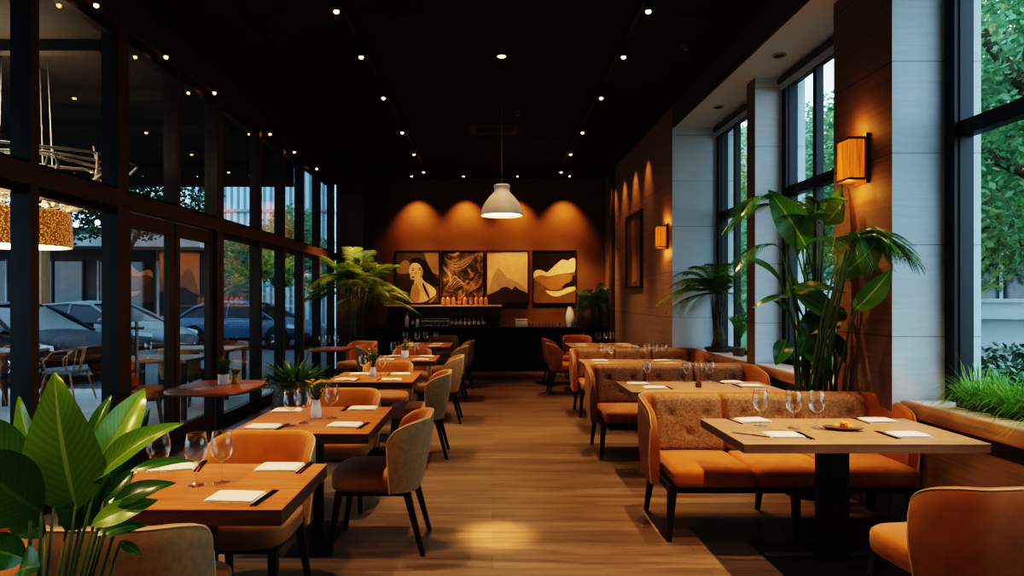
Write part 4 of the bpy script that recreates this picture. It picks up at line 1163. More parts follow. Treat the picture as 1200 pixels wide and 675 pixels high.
for (az, el, ln) in ((PI+.1, .9, .72), (PI-.3, .55, .70), (PI+.5, .5, .72), (-PI/2, 1.0, .70), (-PI/2-.5, .55, .62), (-PI/2+.4, .65, .6), (PI/2+.7, .8, .55), (0.3, 1.2, .6), (PI+.2, 1.25, .85), (-PI/2-.3, 1.3, .85), (PI-.1, .2, .62), (-PI/2-.9, .25, .62), (-PI/2+.2, .3, .5), (2.6, 1.1, .8), (PI+.35, .75, .85), (PI-.15, 1.0, .9), (PI+.05, .4, .85), (PI+.7, .9, .7), (-PI/2-.7, .8, .75), (PI-.5, .9, .6), (-PI/2-.1, .9, .6), (PI+.6, .15, .6)):
    frond(fb, (.02*math.cos(az), .02*math.sin(az), .74), az, el, ln, 26, .24, .55, 0, 1, .013, .15, .7, .35)
clip_wall(fb, .12, .44)
fb.build('fronds', [M['palm'], M['stem']], t, 180); tr.build('trunk', M['trunk'], t, 180)
MB().lathe([(.001, 0), (.13, 0), (.165, .03), (.172, .055), (.16, .055), (.15, .035), (.001, .035)], 32).build('bowl', M['potbrown'], t)
MB().disc(.152, (0, 0, .045), 24).build('soil', M['soil'], t)
# --- low leafy plant on that sill
t = thing('leafy_sill_plant', 'low plant with upright green leaves on the far sill beside the small palm', 'potted plant', (2.93, 7.72, .818))
lv, stm = MB(), MB()
for k in range(16):
    a = k*2.4; h = .10+.30*((k*.618) % 1)
    b = Vector((.02*math.cos(a), .02*math.sin(a), .12+h*.6)); stm.tube([(0, 0, .09), b], .004, 5)
    leaf(lv, b, b+Vector((.11*math.cos(a), .16*math.sin(a), .17)), .07, Vector((-math.cos(a)*.5, -math.sin(a)*.5, 1)), .1, .2, 0, 8)
clip_wall(lv, .11)
lv.build('leaves', M['paddle'], t, 180); stm.build('stems', M['stem'], t)
MB().lathe([(.001, 0), (.06, 0), (.08, .10), (.07, .10), (.001, .085)], 24).build('pot', M['potbrown'], t)

# --- big mixed plant behind the first bench
rnd.seed(21)
O = Vector((2.42, 4.98, 0))
t = thing('tall_broad_plant', 'tall plant of broad dark leaves and drooping fronds behind the first bench', 'potted plant', O)
round_pot(t, (0, 0, 0), .17, .21, .46, M['potdark'])
lv, st = MB(), MB()
YP = 5.0
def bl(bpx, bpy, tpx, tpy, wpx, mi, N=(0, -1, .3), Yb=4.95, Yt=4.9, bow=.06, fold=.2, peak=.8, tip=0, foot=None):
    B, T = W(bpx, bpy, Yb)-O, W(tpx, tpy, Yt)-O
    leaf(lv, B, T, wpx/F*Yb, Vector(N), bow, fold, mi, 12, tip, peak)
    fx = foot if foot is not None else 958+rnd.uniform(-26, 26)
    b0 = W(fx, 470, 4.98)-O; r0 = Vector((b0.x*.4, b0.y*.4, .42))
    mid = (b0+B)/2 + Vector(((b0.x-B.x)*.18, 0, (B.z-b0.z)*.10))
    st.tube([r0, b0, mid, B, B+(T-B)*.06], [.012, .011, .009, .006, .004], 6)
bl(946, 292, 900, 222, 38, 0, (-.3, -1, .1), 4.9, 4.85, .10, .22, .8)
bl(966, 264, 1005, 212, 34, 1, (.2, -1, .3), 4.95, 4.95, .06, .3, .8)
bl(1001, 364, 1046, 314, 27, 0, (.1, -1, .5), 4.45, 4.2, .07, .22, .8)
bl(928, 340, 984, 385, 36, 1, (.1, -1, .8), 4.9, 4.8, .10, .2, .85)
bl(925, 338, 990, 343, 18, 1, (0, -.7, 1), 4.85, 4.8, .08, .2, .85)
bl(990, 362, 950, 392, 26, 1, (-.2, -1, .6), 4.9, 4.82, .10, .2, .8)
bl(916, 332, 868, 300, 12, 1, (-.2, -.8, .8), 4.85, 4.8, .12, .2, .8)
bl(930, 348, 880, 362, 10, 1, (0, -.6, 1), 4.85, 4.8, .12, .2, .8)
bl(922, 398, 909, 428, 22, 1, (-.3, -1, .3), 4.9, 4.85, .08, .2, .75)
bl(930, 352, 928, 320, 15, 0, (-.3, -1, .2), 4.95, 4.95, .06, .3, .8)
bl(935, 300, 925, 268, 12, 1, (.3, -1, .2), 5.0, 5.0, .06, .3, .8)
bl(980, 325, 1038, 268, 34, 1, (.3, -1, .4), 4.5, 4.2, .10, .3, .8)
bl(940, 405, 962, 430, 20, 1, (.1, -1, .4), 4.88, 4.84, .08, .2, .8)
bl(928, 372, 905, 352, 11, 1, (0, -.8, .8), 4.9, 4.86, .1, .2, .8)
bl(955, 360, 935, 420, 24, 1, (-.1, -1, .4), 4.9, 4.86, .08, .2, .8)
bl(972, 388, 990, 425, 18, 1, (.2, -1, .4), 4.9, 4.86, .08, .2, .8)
bl(938, 286, 952, 232, 14, 1, (.2, -1, .2), 5.02, 5.02, .06, .3, .8)
for (px, py, az, el, ln, dr) in ((992, 292, -.5, 1.15, .60, 1.05), (992, 295, -1.2, 1.2, .55, 1.15), (996, 292, -.25, 1.1, .50, .95), (990, 295, -.8, .9, .50, .8), (994, 285, -.12, .8, .50, .9), (998, 290, -.35, .7, .48, .9), (982, 300, -2.2, 1.1, .55, 1.0), (912, 238, PI+.2, .75, .42, .9), (914, 240, PI-.5, .3, .40, .7), (915, 290, PI+.1, .5, .42, .9), (960, 262, PI/2+.8, 1.2, .45, .6), (940, 270, -PI/2-.3, 1.1, .45, .9), (950, 258, -1.3, 1.3, .4, .7)):
    B = W(px, py, 4.9 if px < 970 else 4.22)-O
    frond(lv, B, az, el, ln, 30, .22, dr, 1, 2, .011, .10, .75, .4)
    b0 = W(956+rnd.uniform(-15, 20), 470, 4.98)-O
    st.tube([Vector((b0.x*.4, b0.y*.4, .42)), b0, (b0+B)/2+Vector((0, 0, .1)), B], [.011, .010, .008, .006], 6)
for k in range(12):
    b0 = W(934+4.6*k, 470, 4.98+.04*(k % 3))-O; e = W(936+4.4*k+rnd.uniform(-10, 14), 372+rnd.uniform(-40, 30), 4.95)-O
    st.tube([Vector((b0.x*.4, b0.y*.4, .42)), b0, e], [.012, .011, .007], 6)
for v_ in (lv, st):
    for i, v in enumerate(v_.v):
        wx = v.x+O.x; wy = v.y+O.y
        if wx > 2.66 and wy > 4.36: v_.v[i] = Vector((2.66-(wx-2.66)*.04-O.x, v.y, v.z))
lv.build('leaves', [M['paddle'], M['paddledark'], M['stem']], t, 180); st.build('stems', M['stem'], t, 180)

# --- ornamental grass along the near sill
rnd.seed(31)
M['grass'] = leaf_mat('grass blades', (.10, .27, .03), (.26, .50, .07), (.2, .4, .06), .45, .4, 4, .1)
for i, y in enumerate((3.98, 3.70, 3.40, 3.05)):
    t = thing('ornamental_grass', 'bright green arching grass tuft on the near window sill, %s from the grey pier' % ordn[i], 'plant', (2.985, y, .818), 0, 'grass tufts along the near window sill')
    g = MB()
    for k in range(330):
        az = rnd.uniform(0, 2*PI); r = rnd.uniform(0, .05)
        blade(g, (r*math.cos(az), r*math.sin(az)*2, .04), az, rnd.uniform(.5, 1.5), rnd.uniform(.22, .46), .007, rnd.uniform(.3, .9))
    for q, v in enumerate(g.v):
        x = min(v.x, .075) if v.x > .075 else v.x
        z = v.z if v.x > -.22 else v.z
        g.v[q] = Vector((x, v.y if abs(v.y) < .12 else math.copysign(.12+(abs(v.y)-.12)*.06, v.y), max(z, .004 if v.x > -.2 else -.05)))
    g.build('blades', M['grass'], t, 180)
    MB().rbox((-.06, -.12, 0), (.06, .12, .045), .01, 2).build('planter', M['potdark'], t)

# --- fern in a tall brown planter between the bistro tables
rnd.seed(14)
t = thing('fern_planter', 'dark green fern in a tall brown stoneware planter behind the yellow flower table', 'potted plant', (-1.66, 5.42, 0))
MB().lathe([(.001, 0), (.20, 0), (.205, .02), (.19, .45), (.158, .80), (.150, .815), (.140, .80), (.138, .74)], 36).build('planter', M['potbrown'], t)
MB().disc(.142, (0, 0, .755), 24).build('soil', M['soil'], t)
fb = MB()
for k in range(95):
    a = k*2.4+rnd.uniform(-.3, .3); el = rnd.uniform(.55, 1.45)
    blade(fb, (.06*math.cos(a), .06*math.sin(a), .76), a, el, rnd.uniform(.26, .46), .026, rnd.uniform(.2, .75), 0, 7)
for k in range(26):
    a = k*2.4; frond(fb, (.05*math.cos(a), .05*math.sin(a), .76), a, rnd.uniform(.5, 1.3), rnd.uniform(.26, .36), 10, .08, rnd.uniform(.4, .8), 0, 0, .012, .2, .8, .3)
for i, v in enumerate(fb.v):
    if v.x < -.30: fb.v[i] = Vector((-.30+(v.x+.30)*.05, v.y, v.z))
fb.build('fronds', M['palmdark'], t, 180)

# --- little pots with flowers on the tables
def flower_pot(name, lab, loc, prof, m, h0, hh, nleaf, nflow, spread, seed, fcol='yellow'):
    rnd.seed(seed)
    t = thing(name, lab, 'flower pot', loc)
    MB().lathe(prof, 24).build('pot', m, t)
    lv, fl = MB(), MB()
    for k in range(nleaf):
        a = rnd.uniform(0, 2*PI); r = spread*math.sqrt(rnd.random()); z = h0 + hh*rnd.uniform(.0, .85)
        r *= .45+.55*min(1, (z-h0)/(hh*.5))
        b = Vector((r*.7*math.cos(a), r*.7*math.sin(a), z))
        if k % 3 == 0: lv.tube([(0, 0, h0-.02), b], .0015, 4, 1)
        leaf(lv, b, b+Vector((math.cos(a)*.03, math.sin(a)*.03, rnd.uniform(.0, .035))), rnd.uniform(.014, .026), Vector((-math.cos(a)*.5, -math.sin(a)*.5, 1)), .1, .2, 0, 4)
    for k in range(nflow):
        a = rnd.uniform(0, 2*PI); r = spread*.9*math.sqrt(rnd.random()); z = h0+hh*rnd.uniform(.75, 1.05)
        c = Vector((r*math.cos(a), r*math.sin(a), z)); lv.tube([(0, 0, h0), c], .0015, 4, 1)
        for q in range(7):
            b = 2*PI*q/7; leaf(fl, c, c+Vector((.016*math.cos(b), .016*math.sin(b), .008)), .010, UP, .1, .1, 0, 4)
        fl.ball(c+Vector((0, 0, .004)), .006, 0, 6)
    lv.build('foliage', [M['green'], M['stem']], t, 180)
    if nflow: fl.build('blossoms', M[fcol], t, 180)
    return t
vase_p = [(.001, 0), (.030, 0), (.033, .006), (.035, .04), (.030, .08), (.024, .105), (.025, .115), (.020, .115), (.018, .10), (.001, .09)]
p = on(370.5, 489.5); flower_pot('flower_vase', 'white vase of small yellow flowers on the second glass wall table', (p.x, p.y, Z), vase_p, M['white'], .11, .12, 80, 16, .065, 1)
p = on(437, 440.5); flower_pot('flower_vase', 'small white pot with a bushy green sprig on the third glass wall table', (p.x, p.y, Z), [(r, z*.75) for r, z in vase_p], M['white'], .085, .17, 90, 5, .065, 2, 'white')
p = on(474.5, 419); flower_pot('flower_vase', 'squat white jar with thin sprigs on the fourth glass wall table', (p.x, p.y, Z), [(.001, 0), (.045, 0), (.05, .01), (.05, .08), (.045, .09), (.04, .09), (.001, .07)], M['white'], .085, .14, 45, 8, .11, 3)
p = on(262, 450.5); flower_pot('herb_pot', 'white cylindrical pot with a round green herb on the bistro table at the doors', (p.x, p.y, Z), [(.001, 0), (.046, 0), (.048, .006), (.048, .09), (.043, .09), (.042, .075), (.001, .075)], M['white'], .085, .15, 170, 0, .085, 4)
p = on(271.5, 449.5); flower_pot('flower_pot', 'flecked yellow pot of yellow flowers beside the white herb pot', (p.x+.02, p.y+.03, Z), [(.001, 0), (.036, 0), (.038, .006), (.036, .08), (.031, .08), (.03, .065), (.001, .065)], M['yellowpot'], .07, .05, 26, 12, .045, 5)

# ================================================================== OUTSIDE, LEFT: terrace and street
M['paving'] = panel_mat('grey paving', (.42, .44, .46), (.52, .54, .56), .85, (.10, .10, .10), (2, 2, 2), .6, 'Y')
M['asphalt'] = mat('asphalt', (.07, .072, .075), .9, bump=.3, bscale=60)
struct('ground_terrace', MB().box((-60, -6, -.08), (-3.3, 10.8, -.002)), M['paving'], smooth=False)
struct('ground_street', MB().box((-60, 10.8, -.10), (3.3-6.6, 60, -.03)), M['asphalt'], smooth=False)
M['canopy'] = mat('dark canopy boards', (.022, .018, .015), .8)
cn = MB().box((-9.2, -6, 3.78), (XL-.16, 11.3, 3.92))
for k in range(12): cn.box((-9.2, -5.5+1.4*k, 3.68), (XL-.3, -5.38+1.4*k, 3.78))
cn.box((-9.2, 11.2, 3.45), (XL-.3, 11.32, 3.92)); cn.box((-9.3, -6, 3.40), (-9.15, 11.3, 3.92))
cn.box((-9.2, 11.1, 0), (-9.0, 11.3, 3.78)); cn.box((-9.2, 2.0, 0), (-9.0, 2.2, 3.78))
struct('ceiling_terrace', cn, M['canopy'], smooth=False)
# woven drum lamp with a branch crown
t = thing('woven_lamp', 'glowing woven drum lamp hanging outside under tangled pale branches', 'pendant lamp', (-4.45, 6.0, 0))
def woven():
    m, nt, N, L, b = new_mat('glowing woven cane')
    tc = N.new('ShaderNodeTexCoord'); v = N.new('ShaderNodeTexVoronoi'); v.inputs['Scale'].default_value = 60
    L.new(tc.outputs['Object'], v.inputs['Vector'])
    r = N.new('ShaderNodeValToRGB'); r.color_ramp.elements[0].position = .1; r.color_ramp.elements[0].color = (.9, .36, .08, 1); r.color_ramp.elements[1].position = .55; r.color_ramp.elements[1].color = (.16, .05, .01, 1)
    L.new(v.outputs['Distance'], r.inputs['Fac']); L.new(r.outputs['Color'], b.inputs['Base Color']); L.new(r.outputs['Color'], b.inputs['Emission Color']); b.inputs['Emission Strength'].default_value = .9
    return m
M['woven'] = woven()
MB().lathe([(.48, 1.98), (.485, 2.0), (.47, 2.30), (.46, 2.31), (.465, 2.0), (.475, 1.98)], 48).build('lamp_shade', M['woven'], t)
MB().lathe([(.462, 1.985), (.001, 1.985)], 40).build('diffuser', M['bulb_soft'], t)
MB().tube([(0, 0, 2.3), (0, 0, 2.40)], .012, 6).build('cord', M['black'], t)
lamp('branch fill light', 'POINT', (-4.3, 5.7, 3.1), 35, (1, .75, .5), size=.2)  # added fill lamp without a fitting, brightens the pale branches
lamp('woven lamp glow', 'POINT', (-4.45, 6.0, 1.85), 25, (1, .6, .28), size=.2)
M['branch'] = mat('pale bleached branch', (.55, .46, .36), .7, bump=.2, bscale=30)
t = thing('branch_chandelier', 'tangle of pale bleached branches under the terrace roof above the woven lamp', 'chandelier', (-4.5, 6.2, 0))
rnd.seed(9); br = MB()
for k in range(40):
    a = 2*PI*k/40 + rnd.uniform(-.2, .2); tw = rnd.uniform(-.9, .9); pts = []
    zt = rnd.uniform(2.62, 2.95); r1 = rnd.uniform(.75, .98)
    for q in range(6):
        u = q/5; r = .40+(r1-.40)*u; b = a+tw*u
        pts.append((r*math.cos(b)+rnd.uniform(-.03, .03), r*math.sin(b)+rnd.uniform(-.03, .03), 2.37+(zt-2.37)*u**1.2+rnd.uniform(-.02, .03)))
    br.tube(pts, [.012, .017, .019, .018, .014, .008], 6)
for k in range(9):
    r = .45+.06*k; z = 2.42+.05*k; a0 = rnd.uniform(0, 6)
    br.tube([(r*math.cos(a0+.4*q)*rnd.uniform(.94, 1.06), r*math.sin(a0+.4*q)*rnd.uniform(.94, 1.06), z+rnd.uniform(-.03, .04)) for q in range(11)], .013, 6)
for k in range(4): br.tube([(.3*math.cos(k*1.57), .3*math.sin(k*1.57), 2.6), (.25*math.cos(k*1.57), .25*math.sin(k*1.57), 3.78)], .006, 5)
br.tube([(.05, -.2, 2.405), (.05, -.2, 3.78)], .010, 6)
br.build('branches', M['branch'], t, 180)
b_ = None
for i, (x, y) in enumerate(((-6.1, 9.5), (-5.6, 9.2), (-5.2, 7.6), (-6.0, 8.0))):
    lab = 'small bare bulb on a cord under the terrace roof, %s from the street' % ordn[i]
    if b_ is None:
        t = thing('bare_bulb', lab, 'bulb', (x, y, 0), 0, 'bare bulbs over the terrace')
        MB().tube([(0, 0, 2.62), (0, 0, 3.78)], .006, 5).build('cord', M['black'], t); MB().ball((0, 0, 2.58), .035, 0, 8).build('bulb', M['bulb_soft'], t); b_ = t
    else: dup(b_, (x, y, 0), 0, lab)
# terrace furniture
M['terracewood'] = wood('weathered terrace top', (.16, .075, .035), (.26, .13, .07), .5, (1.3, 16, 16))
def terrace_table(x0, x1, y0, y1, lab):
    t = thing('terrace_table', lab, 'table', ((x0+x1)/2, (y0+y1)/2, 0), 0, 'terrace tables outside the glass')
    w, d = (x1-x0)/2, (y1-y0)/2
    MB().rbox((-w, -d, .705), (w, d, .75), .006, 2).build('tabletop', M['terracewood'], t)
    for sx in (-1, 1):
        for sy in (-1, 1): MB().box((sx*(w-.06)-.025, sy*(d-.06)-.025, 0), (sx*(w-.06)+.025, sy*(d-.06)+.025, .705)).build('leg', M['black'], t, smooth=False)
terrace_table(-8.6, -6.75, 9.0, 9.9, 'long dark terrace table outside in front of the grey car')
terrace_table(-4.75, -3.75, 7.95, 8.75, 'terrace table outside the doors behind the upholstered chair')
terrace_table(-5.0, -3.9, 9.6, 10.4, 'terrace table outside nearest the street, seen beyond the doors')
for (x, y, lab) in ((-4.35, 8.2, 'clear wine glass on the terrace table outside the doors, nearer'), (-4.15, 8.3, 'clear wine glass on the terrace table outside the doors, farther'), (-7.3, 9.3, 'clear wine glass on the long dark terrace table before the car'), (-4.3, 9.9, 'clear wine glass on the terrace table nearest the street')):
    glass((x, y, Z), lab, 'clear wine glasses', .2)
dup(K0, (-4.02, 7.45, 0), -PI/2+.25, 'upholstered chair outside the doors facing the aisle', 'upholstered chairs on the terrace')
dup(K0, (-4.4, 9.25, 0), 0, 'upholstered chair outside with its back to the doors, by the street side table', 'upholstered chairs on the terrace')
M['canewood'] = wood('honey cane wood', (.26, .13, .05), (.42, .23, .10), .45, (8, 8, 2))
M['greyseat'] = mat('grey seat pad', (.16, .18, .20), .8)
ct = None
for i, (x, y, rz) in enumerate(((-6.95, 8.72, .2), (-7.65, 8.68, -.1), (-8.35, 8.72, .1), (-6.2, 9.45, PI/2), (-7.4, 10.2, PI))):
    lab = 'curved wood terrace chair with grey seat, %s' % ['near side of the long table, street end', 'near side of the long table, middle', 'near side of the long table, far end', 'at the aisle end of the long table', 'behind the long table by the car'][i]
    if ct is None:
        t = thing('terrace_chair', lab, 'chair', (x, y, 0), rz, 'curved wood chairs on the terrace')
        MB().rbox((-.22, -.22, .42), (.22, .22, .47), .02, 3, dome=.01).build('seat', M['greyseat'], t)
        bk = MB().tube([(.24*math.cos(PI+PI*q/14), .05-.27*math.sin(PI*q/14)-.02, .74-.04*math.sin(PI*q/14)*-1) for q in range(15)], .016, 6)
        for q in (3, 5, 7, 9, 11): bk.tube([(.2*math.cos(PI+PI*q/14), .05-.22*math.sin(PI*q/14), .45), (.24*math.cos(PI+PI*q/14), .03-.27*math.sin(PI*q/14), .76)], .009, 5)
        bk.build('backrest', M['canewood'], t)
        for sx in (-1, 1):
            MB().tube([(sx*.19, .17, .43), (sx*.25, .26, 0)], [.016, .011], 6).build('leg', M['canewood'], t)
            MB().tube([(sx*.19, -.17, .43), (sx*.25, -.28, 0)], [.016, .011], 6).build('leg', M['canewood'], t)
            MB().tube([(sx*.24, .05, .74), (sx*.22, .2, .60), (sx*.19, .17, .44)], .013, 6).build('armrest', M['canewood'], t)
        ct = t
    else: dup(ct, (x, y, 0), rz, lab)

# cars
M['tyre'] = mat('tyre rubber', (.012, .012, .012), .8)
M['rim'] = mat('alloy rim', (.35, .36, .38), .3, metal=.9)
M['carglass'] = mat('tinted car glass', (.010, .016, .02), .15, spec=.3)
M['headlight'] = mat('headlamp', (.65, .70, .75), .12, spec=.9)
def car(lab, loc, rz, paint):
    t = thing('car', lab, 'car', loc, rz, 'cars parked on the street')
    st = [(-2.25, .62, .55, .42, .86), (-2.18, .78, .42, .62, .92), (-1.9, .88, .30, .72, .97), (-1.2, .92, .26, .74, .98), (0, .925, .25, .74, .97), (.8, .92, .26, .72, .94), (1.25, .915, .27, .70, .90), (1.75, .88, .30, .66, .80), (2.1, .78, .34, .58, .70), (2.25, .62, .40, .50, .62)]
    rows = []
    for x, w_, zb, zm, zt in st:
        rows.append([(x, -w_*.80, zb), (x, -w_*.98, zb+.10), (x, -w_, zm), (x, -w_*.95, zt-.06), (x, -w_*.82, zt-.005), (x, -w_*.4, zt+.03), (x, 0, zt+.04), (x, w_*.4, zt+.03), (x, w_*.82, zt-.005), (x, w_*.95, zt-.06), (x, w_, zm), (x, w_*.98, zb+.10), (x, w_*.80, zb)])
    b = MB().grid(rows, 0, closed=True)
    n = 13; b.add(rows[0], [tuple(range(n))]); b.add(rows[-1], [tuple(range(n))[::-1]])
    # pillars and roof
    roof = [(-1.15, .60, 1.40), (-.5, .63, 1.455), (.1, .61, 1.43)]
    rr = [[(x, -w_, z-.05), (x, -w_*.85, z), (x, 0, z+.03), (x, w_*.85, z), (x, w_, z-.05)] for x, w_, z in [(-1.25, .60, 1.38)] + roof + [(.18, .59, 1.40)]]
    b.grid(rr, 0)
    for s in (-1, 1):
        b.tube([(1.18, s*.80, .90), (.70, s*.72, 1.16), (.16, s*.595, 1.385)], .035, 6)
        b.tube([(-2.0, s*.76, .95), (-1.65, s*.68, 1.20), (-1.25, s*.60, 1.365)], .05, 6)
        b.tube([(-.35, s*.81, .95), (-.40, s*.63, 1.40)], .03, 6)
        b.tube([(.16, s*.60, 1.375), (-.5, s*.635, 1.41), (-1.25, s*.60, 1.365)], .03, 6)
    b.build('car_body', paint, t, 50)
    MB().add([(1.18, -.80, .90), (1.18, .80, .90), (.16, .59, 1.39), (.16, -.59, 1.39)], [(0, 1, 2, 3)]).build('windscreen', M['carglass'], t, smooth=False)
    MB().add([(-2.0, -.76, .95), (-2.0, .76, .95), (-1.25, .60, 1.37), (-1.25, -.60, 1.37)], [(0, 1, 2, 3)]).build('rear_window', M['carglass'], t, smooth=False)
    for s in (-1, 1):
        MB().add([(1.12, s*.81, .92), (-.33, s*.82, .95), (-.40, s*.63, 1.39), (.14, s*.60, 1.37)], [(0, 1, 2, 3)]).build('side_window', M['carglass'], t, smooth=False)
        MB().add([(-.37, s*.82, .95), (-1.95, s*.77, .96), (-1.27, s*.60, 1.355), (-.42, s*.63, 1.39)], [(0, 1, 2, 3)]).build('side_window', M['carglass'], t, smooth=False)
        MB().rbox((.78, min(s*.86, s*1.03), .93), (.92, max(s*.86, s*1.03), 1.06), .03, 3).build('wing_mirror', paint, t)
        MB().add([(1.70, s*.905, .66), (2.14, s*.77, .62), (2.12, s*.78, .71), (1.72, s*.90, .77)], [(0, 1, 2, 3)]).build('headlight', M['headlight'], t, smooth=False)
        for x in (-1.42, 1.38):
            Mx = Matrix.Translation((x, s*.82, .33)) @ Matrix.Rotation(PI/2, 4, 'X')
            w_ = MB().lathe([(.20, -.10), (.30, -.105), (.33, -.08), (.33, .08), (.30, .105), (.20, .10)], 28, M=Mx).build('wheel', M['tyre'], t)
            zs = -1 if s > 0 else 1
            rm = MB().lathe([(.21, .10*zs), (.19, .06*zs), (.05, .07*zs), (.001, .07*zs)], 20, M=Mx)
            for q in range(5):
                a = 2*PI*q/5
                rm.tube([(.05*math.cos(a), .05*math.sin(a), .075*zs), (.21*math.cos(a), .21*math.sin(a), .09*zs)], .022, 5, 0, Mx)
            rm.build('rim', M['rim'], w_)
            MB().lathe([(.385, -.02), (.385, .117), (.335, .118)] if s > 0 else [(.385, .02), (.385, -.117), (.335, -.118)], 28, M=Matrix.Translation((x, s*.815, .33)) @ Matrix.Rotation(-PI/2, 4, 'X')).build('wheel_arch', M['tyre'], t)
    return t
car('grey car parked nearest, its windscreen seen through the glass wall', (-9.35, 12.6, -.03), -.32, mat('grey car paint', (.022, .027, .034), .5, spec=.12))
car('silver car parked behind the grey car', (-9.9, 16.6, -.03), -.25, mat('silver car paint', (.11, .125, .14), .38, spec=.35))
car('pale blue car parked farthest along the street', (-7.6, 20.5, -.03), -.2, mat('pale blue car paint', (.06, .11, .17), .38, spec=.35))
# buildings across the street
M['facade'] = mat('dark facade render', (.05, .058, .065), .8, var=.15, vscale=1)
M['winedark'] = mat('dark shop glass', (.015, .022, .026), .08, spec=.8)
M['palewin'] = mat('pale curtain glass', (.28, .34, .36), .3)
M['concrete'] = mat('pale concrete', (.36, .37, .38), .85, var=.15, vscale=2)
t = thing('shop_building', 'low dark shop building with a concrete canopy across the street', 'building', (-20, 24, 0), .10)
MB().box((-14, 0, 0), (9.3, 6, 4.2)).build('wall', M['facade'], t, smooth=False)
MB().box((-14, -1.8, 3.35), (9.4, 0, 3.75)).build('canopy', M['concrete'], t, smooth=False)
for k in range(7):
    x = -11+2.7*k
    wf = MB().box((x, -.06, .1), (x+2.1, 0, 2.9)).build('shop_window', M['winedark'], t, smooth=False)
    MB().box((x-.06, -.12, .1), (x, 0, 2.95)).box((x+1.02, -.12, .1), (x+1.08, 0, 2.95)).box((x+2.1, -.12, .1), (x+2.16, 0, 2.95)).build('window_frame', M['black'] if k % 2 else M['concrete'], wf, smooth=False)
M['shinglewood'] = wood('warm timber post', (.24, .12, .06), (.38, .20, .10), .6, (8, 8, 1))
tag(MB().box((-14.5, 20.2, 0), (-14.05, 20.6, 3.4)).build('timber_post', M['shinglewood'], None, smooth=False), 'warm timber post across the street behind the grey car', 'post')
def slat_wall():
    m, nt, N, L, b = new_mat('pale blue metal slats')
    tc = N.new('ShaderNodeTexCoord'); sp = N.new('ShaderNodeSeparateXYZ'); L.new(tc.outputs['Object'], sp.inputs[0])
    ml = N.new('ShaderNodeMath'); ml.operation = 'MULTIPLY'; ml.inputs[1].default_value = 3.0; L.new(sp.outputs['X'], ml.inputs[0])
    fr = N.new('ShaderNodeMath'); fr.operation = 'FRACT'; L.new(ml.outputs[0], fr.inputs[0])
    r = N.new('ShaderNodeValToRGB'); r.color_ramp.interpolation = 'CONSTANT'; e = r.color_ramp.elements
    e[0].color = (.16, .30, .40, 1); e[1].position = .45; e[1].color = (.62, .74, .82, 1)
    L.new(fr.outputs[0], r.inputs['Fac']); L.new(r.outputs['Color'], b.inputs['Base Color']); b.inputs['Roughness'].default_value = .6
    return m
M['slats'] = slat_wall()
t = thing('slatted_building', 'pale blue building with vertical metal slats beyond the street', 'building', (-15.0, 33, 0), .0)
MB().box((-.5, 0, 0), (11.6, 6, 9.4)).build('wall', M['slats'], t, smooth=False)
for z in (4.4, 5.9): MB().box((-.5, -.12, z), (11.6, 0, z+.14)).build('floor_band', M['concrete'], t, smooth=False)

# trees: trunk and a crown of leaf quads
M['treeleaf'] = leaf_mat('tree leaves', (.10, .23, .11), (.24, .42, .20), (.18, .33, .14), .5, .35, 4, .1)
M['treeyellow'] = leaf_mat('yellowing tree leaves', (.14, .25, .11), (.42, .43, .16), (.2, .32, .13), .5, .35, 4, .1)
M['treedark'] = leaf_mat('dark tree leaves', (.015, .045, .018), (.05, .10, .04), (.05, .10, .03), .5, .3, 4, .1)
def tree(name, lab, cat, loc, clumps, n, ls, m, group, trunk_h=None, seed=1, tx=0.0):
    rnd.seed(seed)
    t = thing(name, lab, cat, loc, 0, group)
    cr = MB()
    tot = sum(r*r for _, _, _, r in clumps)
    for (x, y, z, r) in clumps:
        for k in range(int(n*r*r/tot)):
            d = Vector((rnd.gauss(0, 1), rnd.gauss(0, 1), rnd.gauss(0, .85))).normalized()*r*rnd.uniform(.55, 1.02)
            c = Vector((x, y, z)) + d
            a = Vector((rnd.uniform(-1, 1), rnd.uniform(-1, 1), rnd.uniform(-.8, .4))).normalized()
            b = a.cross(Vector((rnd.uniform(-1, 1), rnd.uniform(-1, 1), rnd.uniform(-1, 1)))).normalized()
            s = ls*rnd.uniform(.6, 1.25); q = rnd.random()
            cr.add([c, c+a*s*.5+b*s*.28, c+a*s, c+a*s*.5-b*s*.28], [(0, 1, 2, 3)], 0, None, [(.5, 0, q), (.5, .5, q), (.5, 1, q), (.5, .5, q)])
    cr.build('crown', m, t, smooth=False)
    if trunk_h:
        tk = MB().tube([(tx, 0, -.05), (tx+.05, .02, trunk_h*.5), (tx, 0, trunk_h)], [.17, .13, .09], 8)
        for (x, y, z, r) in clumps[:5]: tk.tube([(tx, 0, trunk_h*.8), (x*.5, y*.5, (trunk_h*.8+z)*.55), (x, y, z)], [.09, .06, .03], 6)
        tk.build('trunk', M['trunk'], t, 180)
    return t
GT = 'trees over the street'
tree('street_tree', 'dense dark tree over the shop canopy behind the doors', 'tree', (-11.5, 20.2, 0), [(0,0,4.9,1.7), (1.6,0,4.8,1.4), (-1.7,0,4.8,1.6), (0,0,6,1.4)], 10000, .16, M['treedark'], GT, 3.4, 2)
tree('street_tree', 'green tree before the slatted building beyond the glass wall', 'tree', (-7.4, 22.5, 0), [(0,0,3.2,1.3), (1.2,0,2.6,1.1), (-1.1,0,3.0,1.1), (.5,0,4.0,.8)], 8000, .15, M['treeleaf'], GT, 2.2, 3)

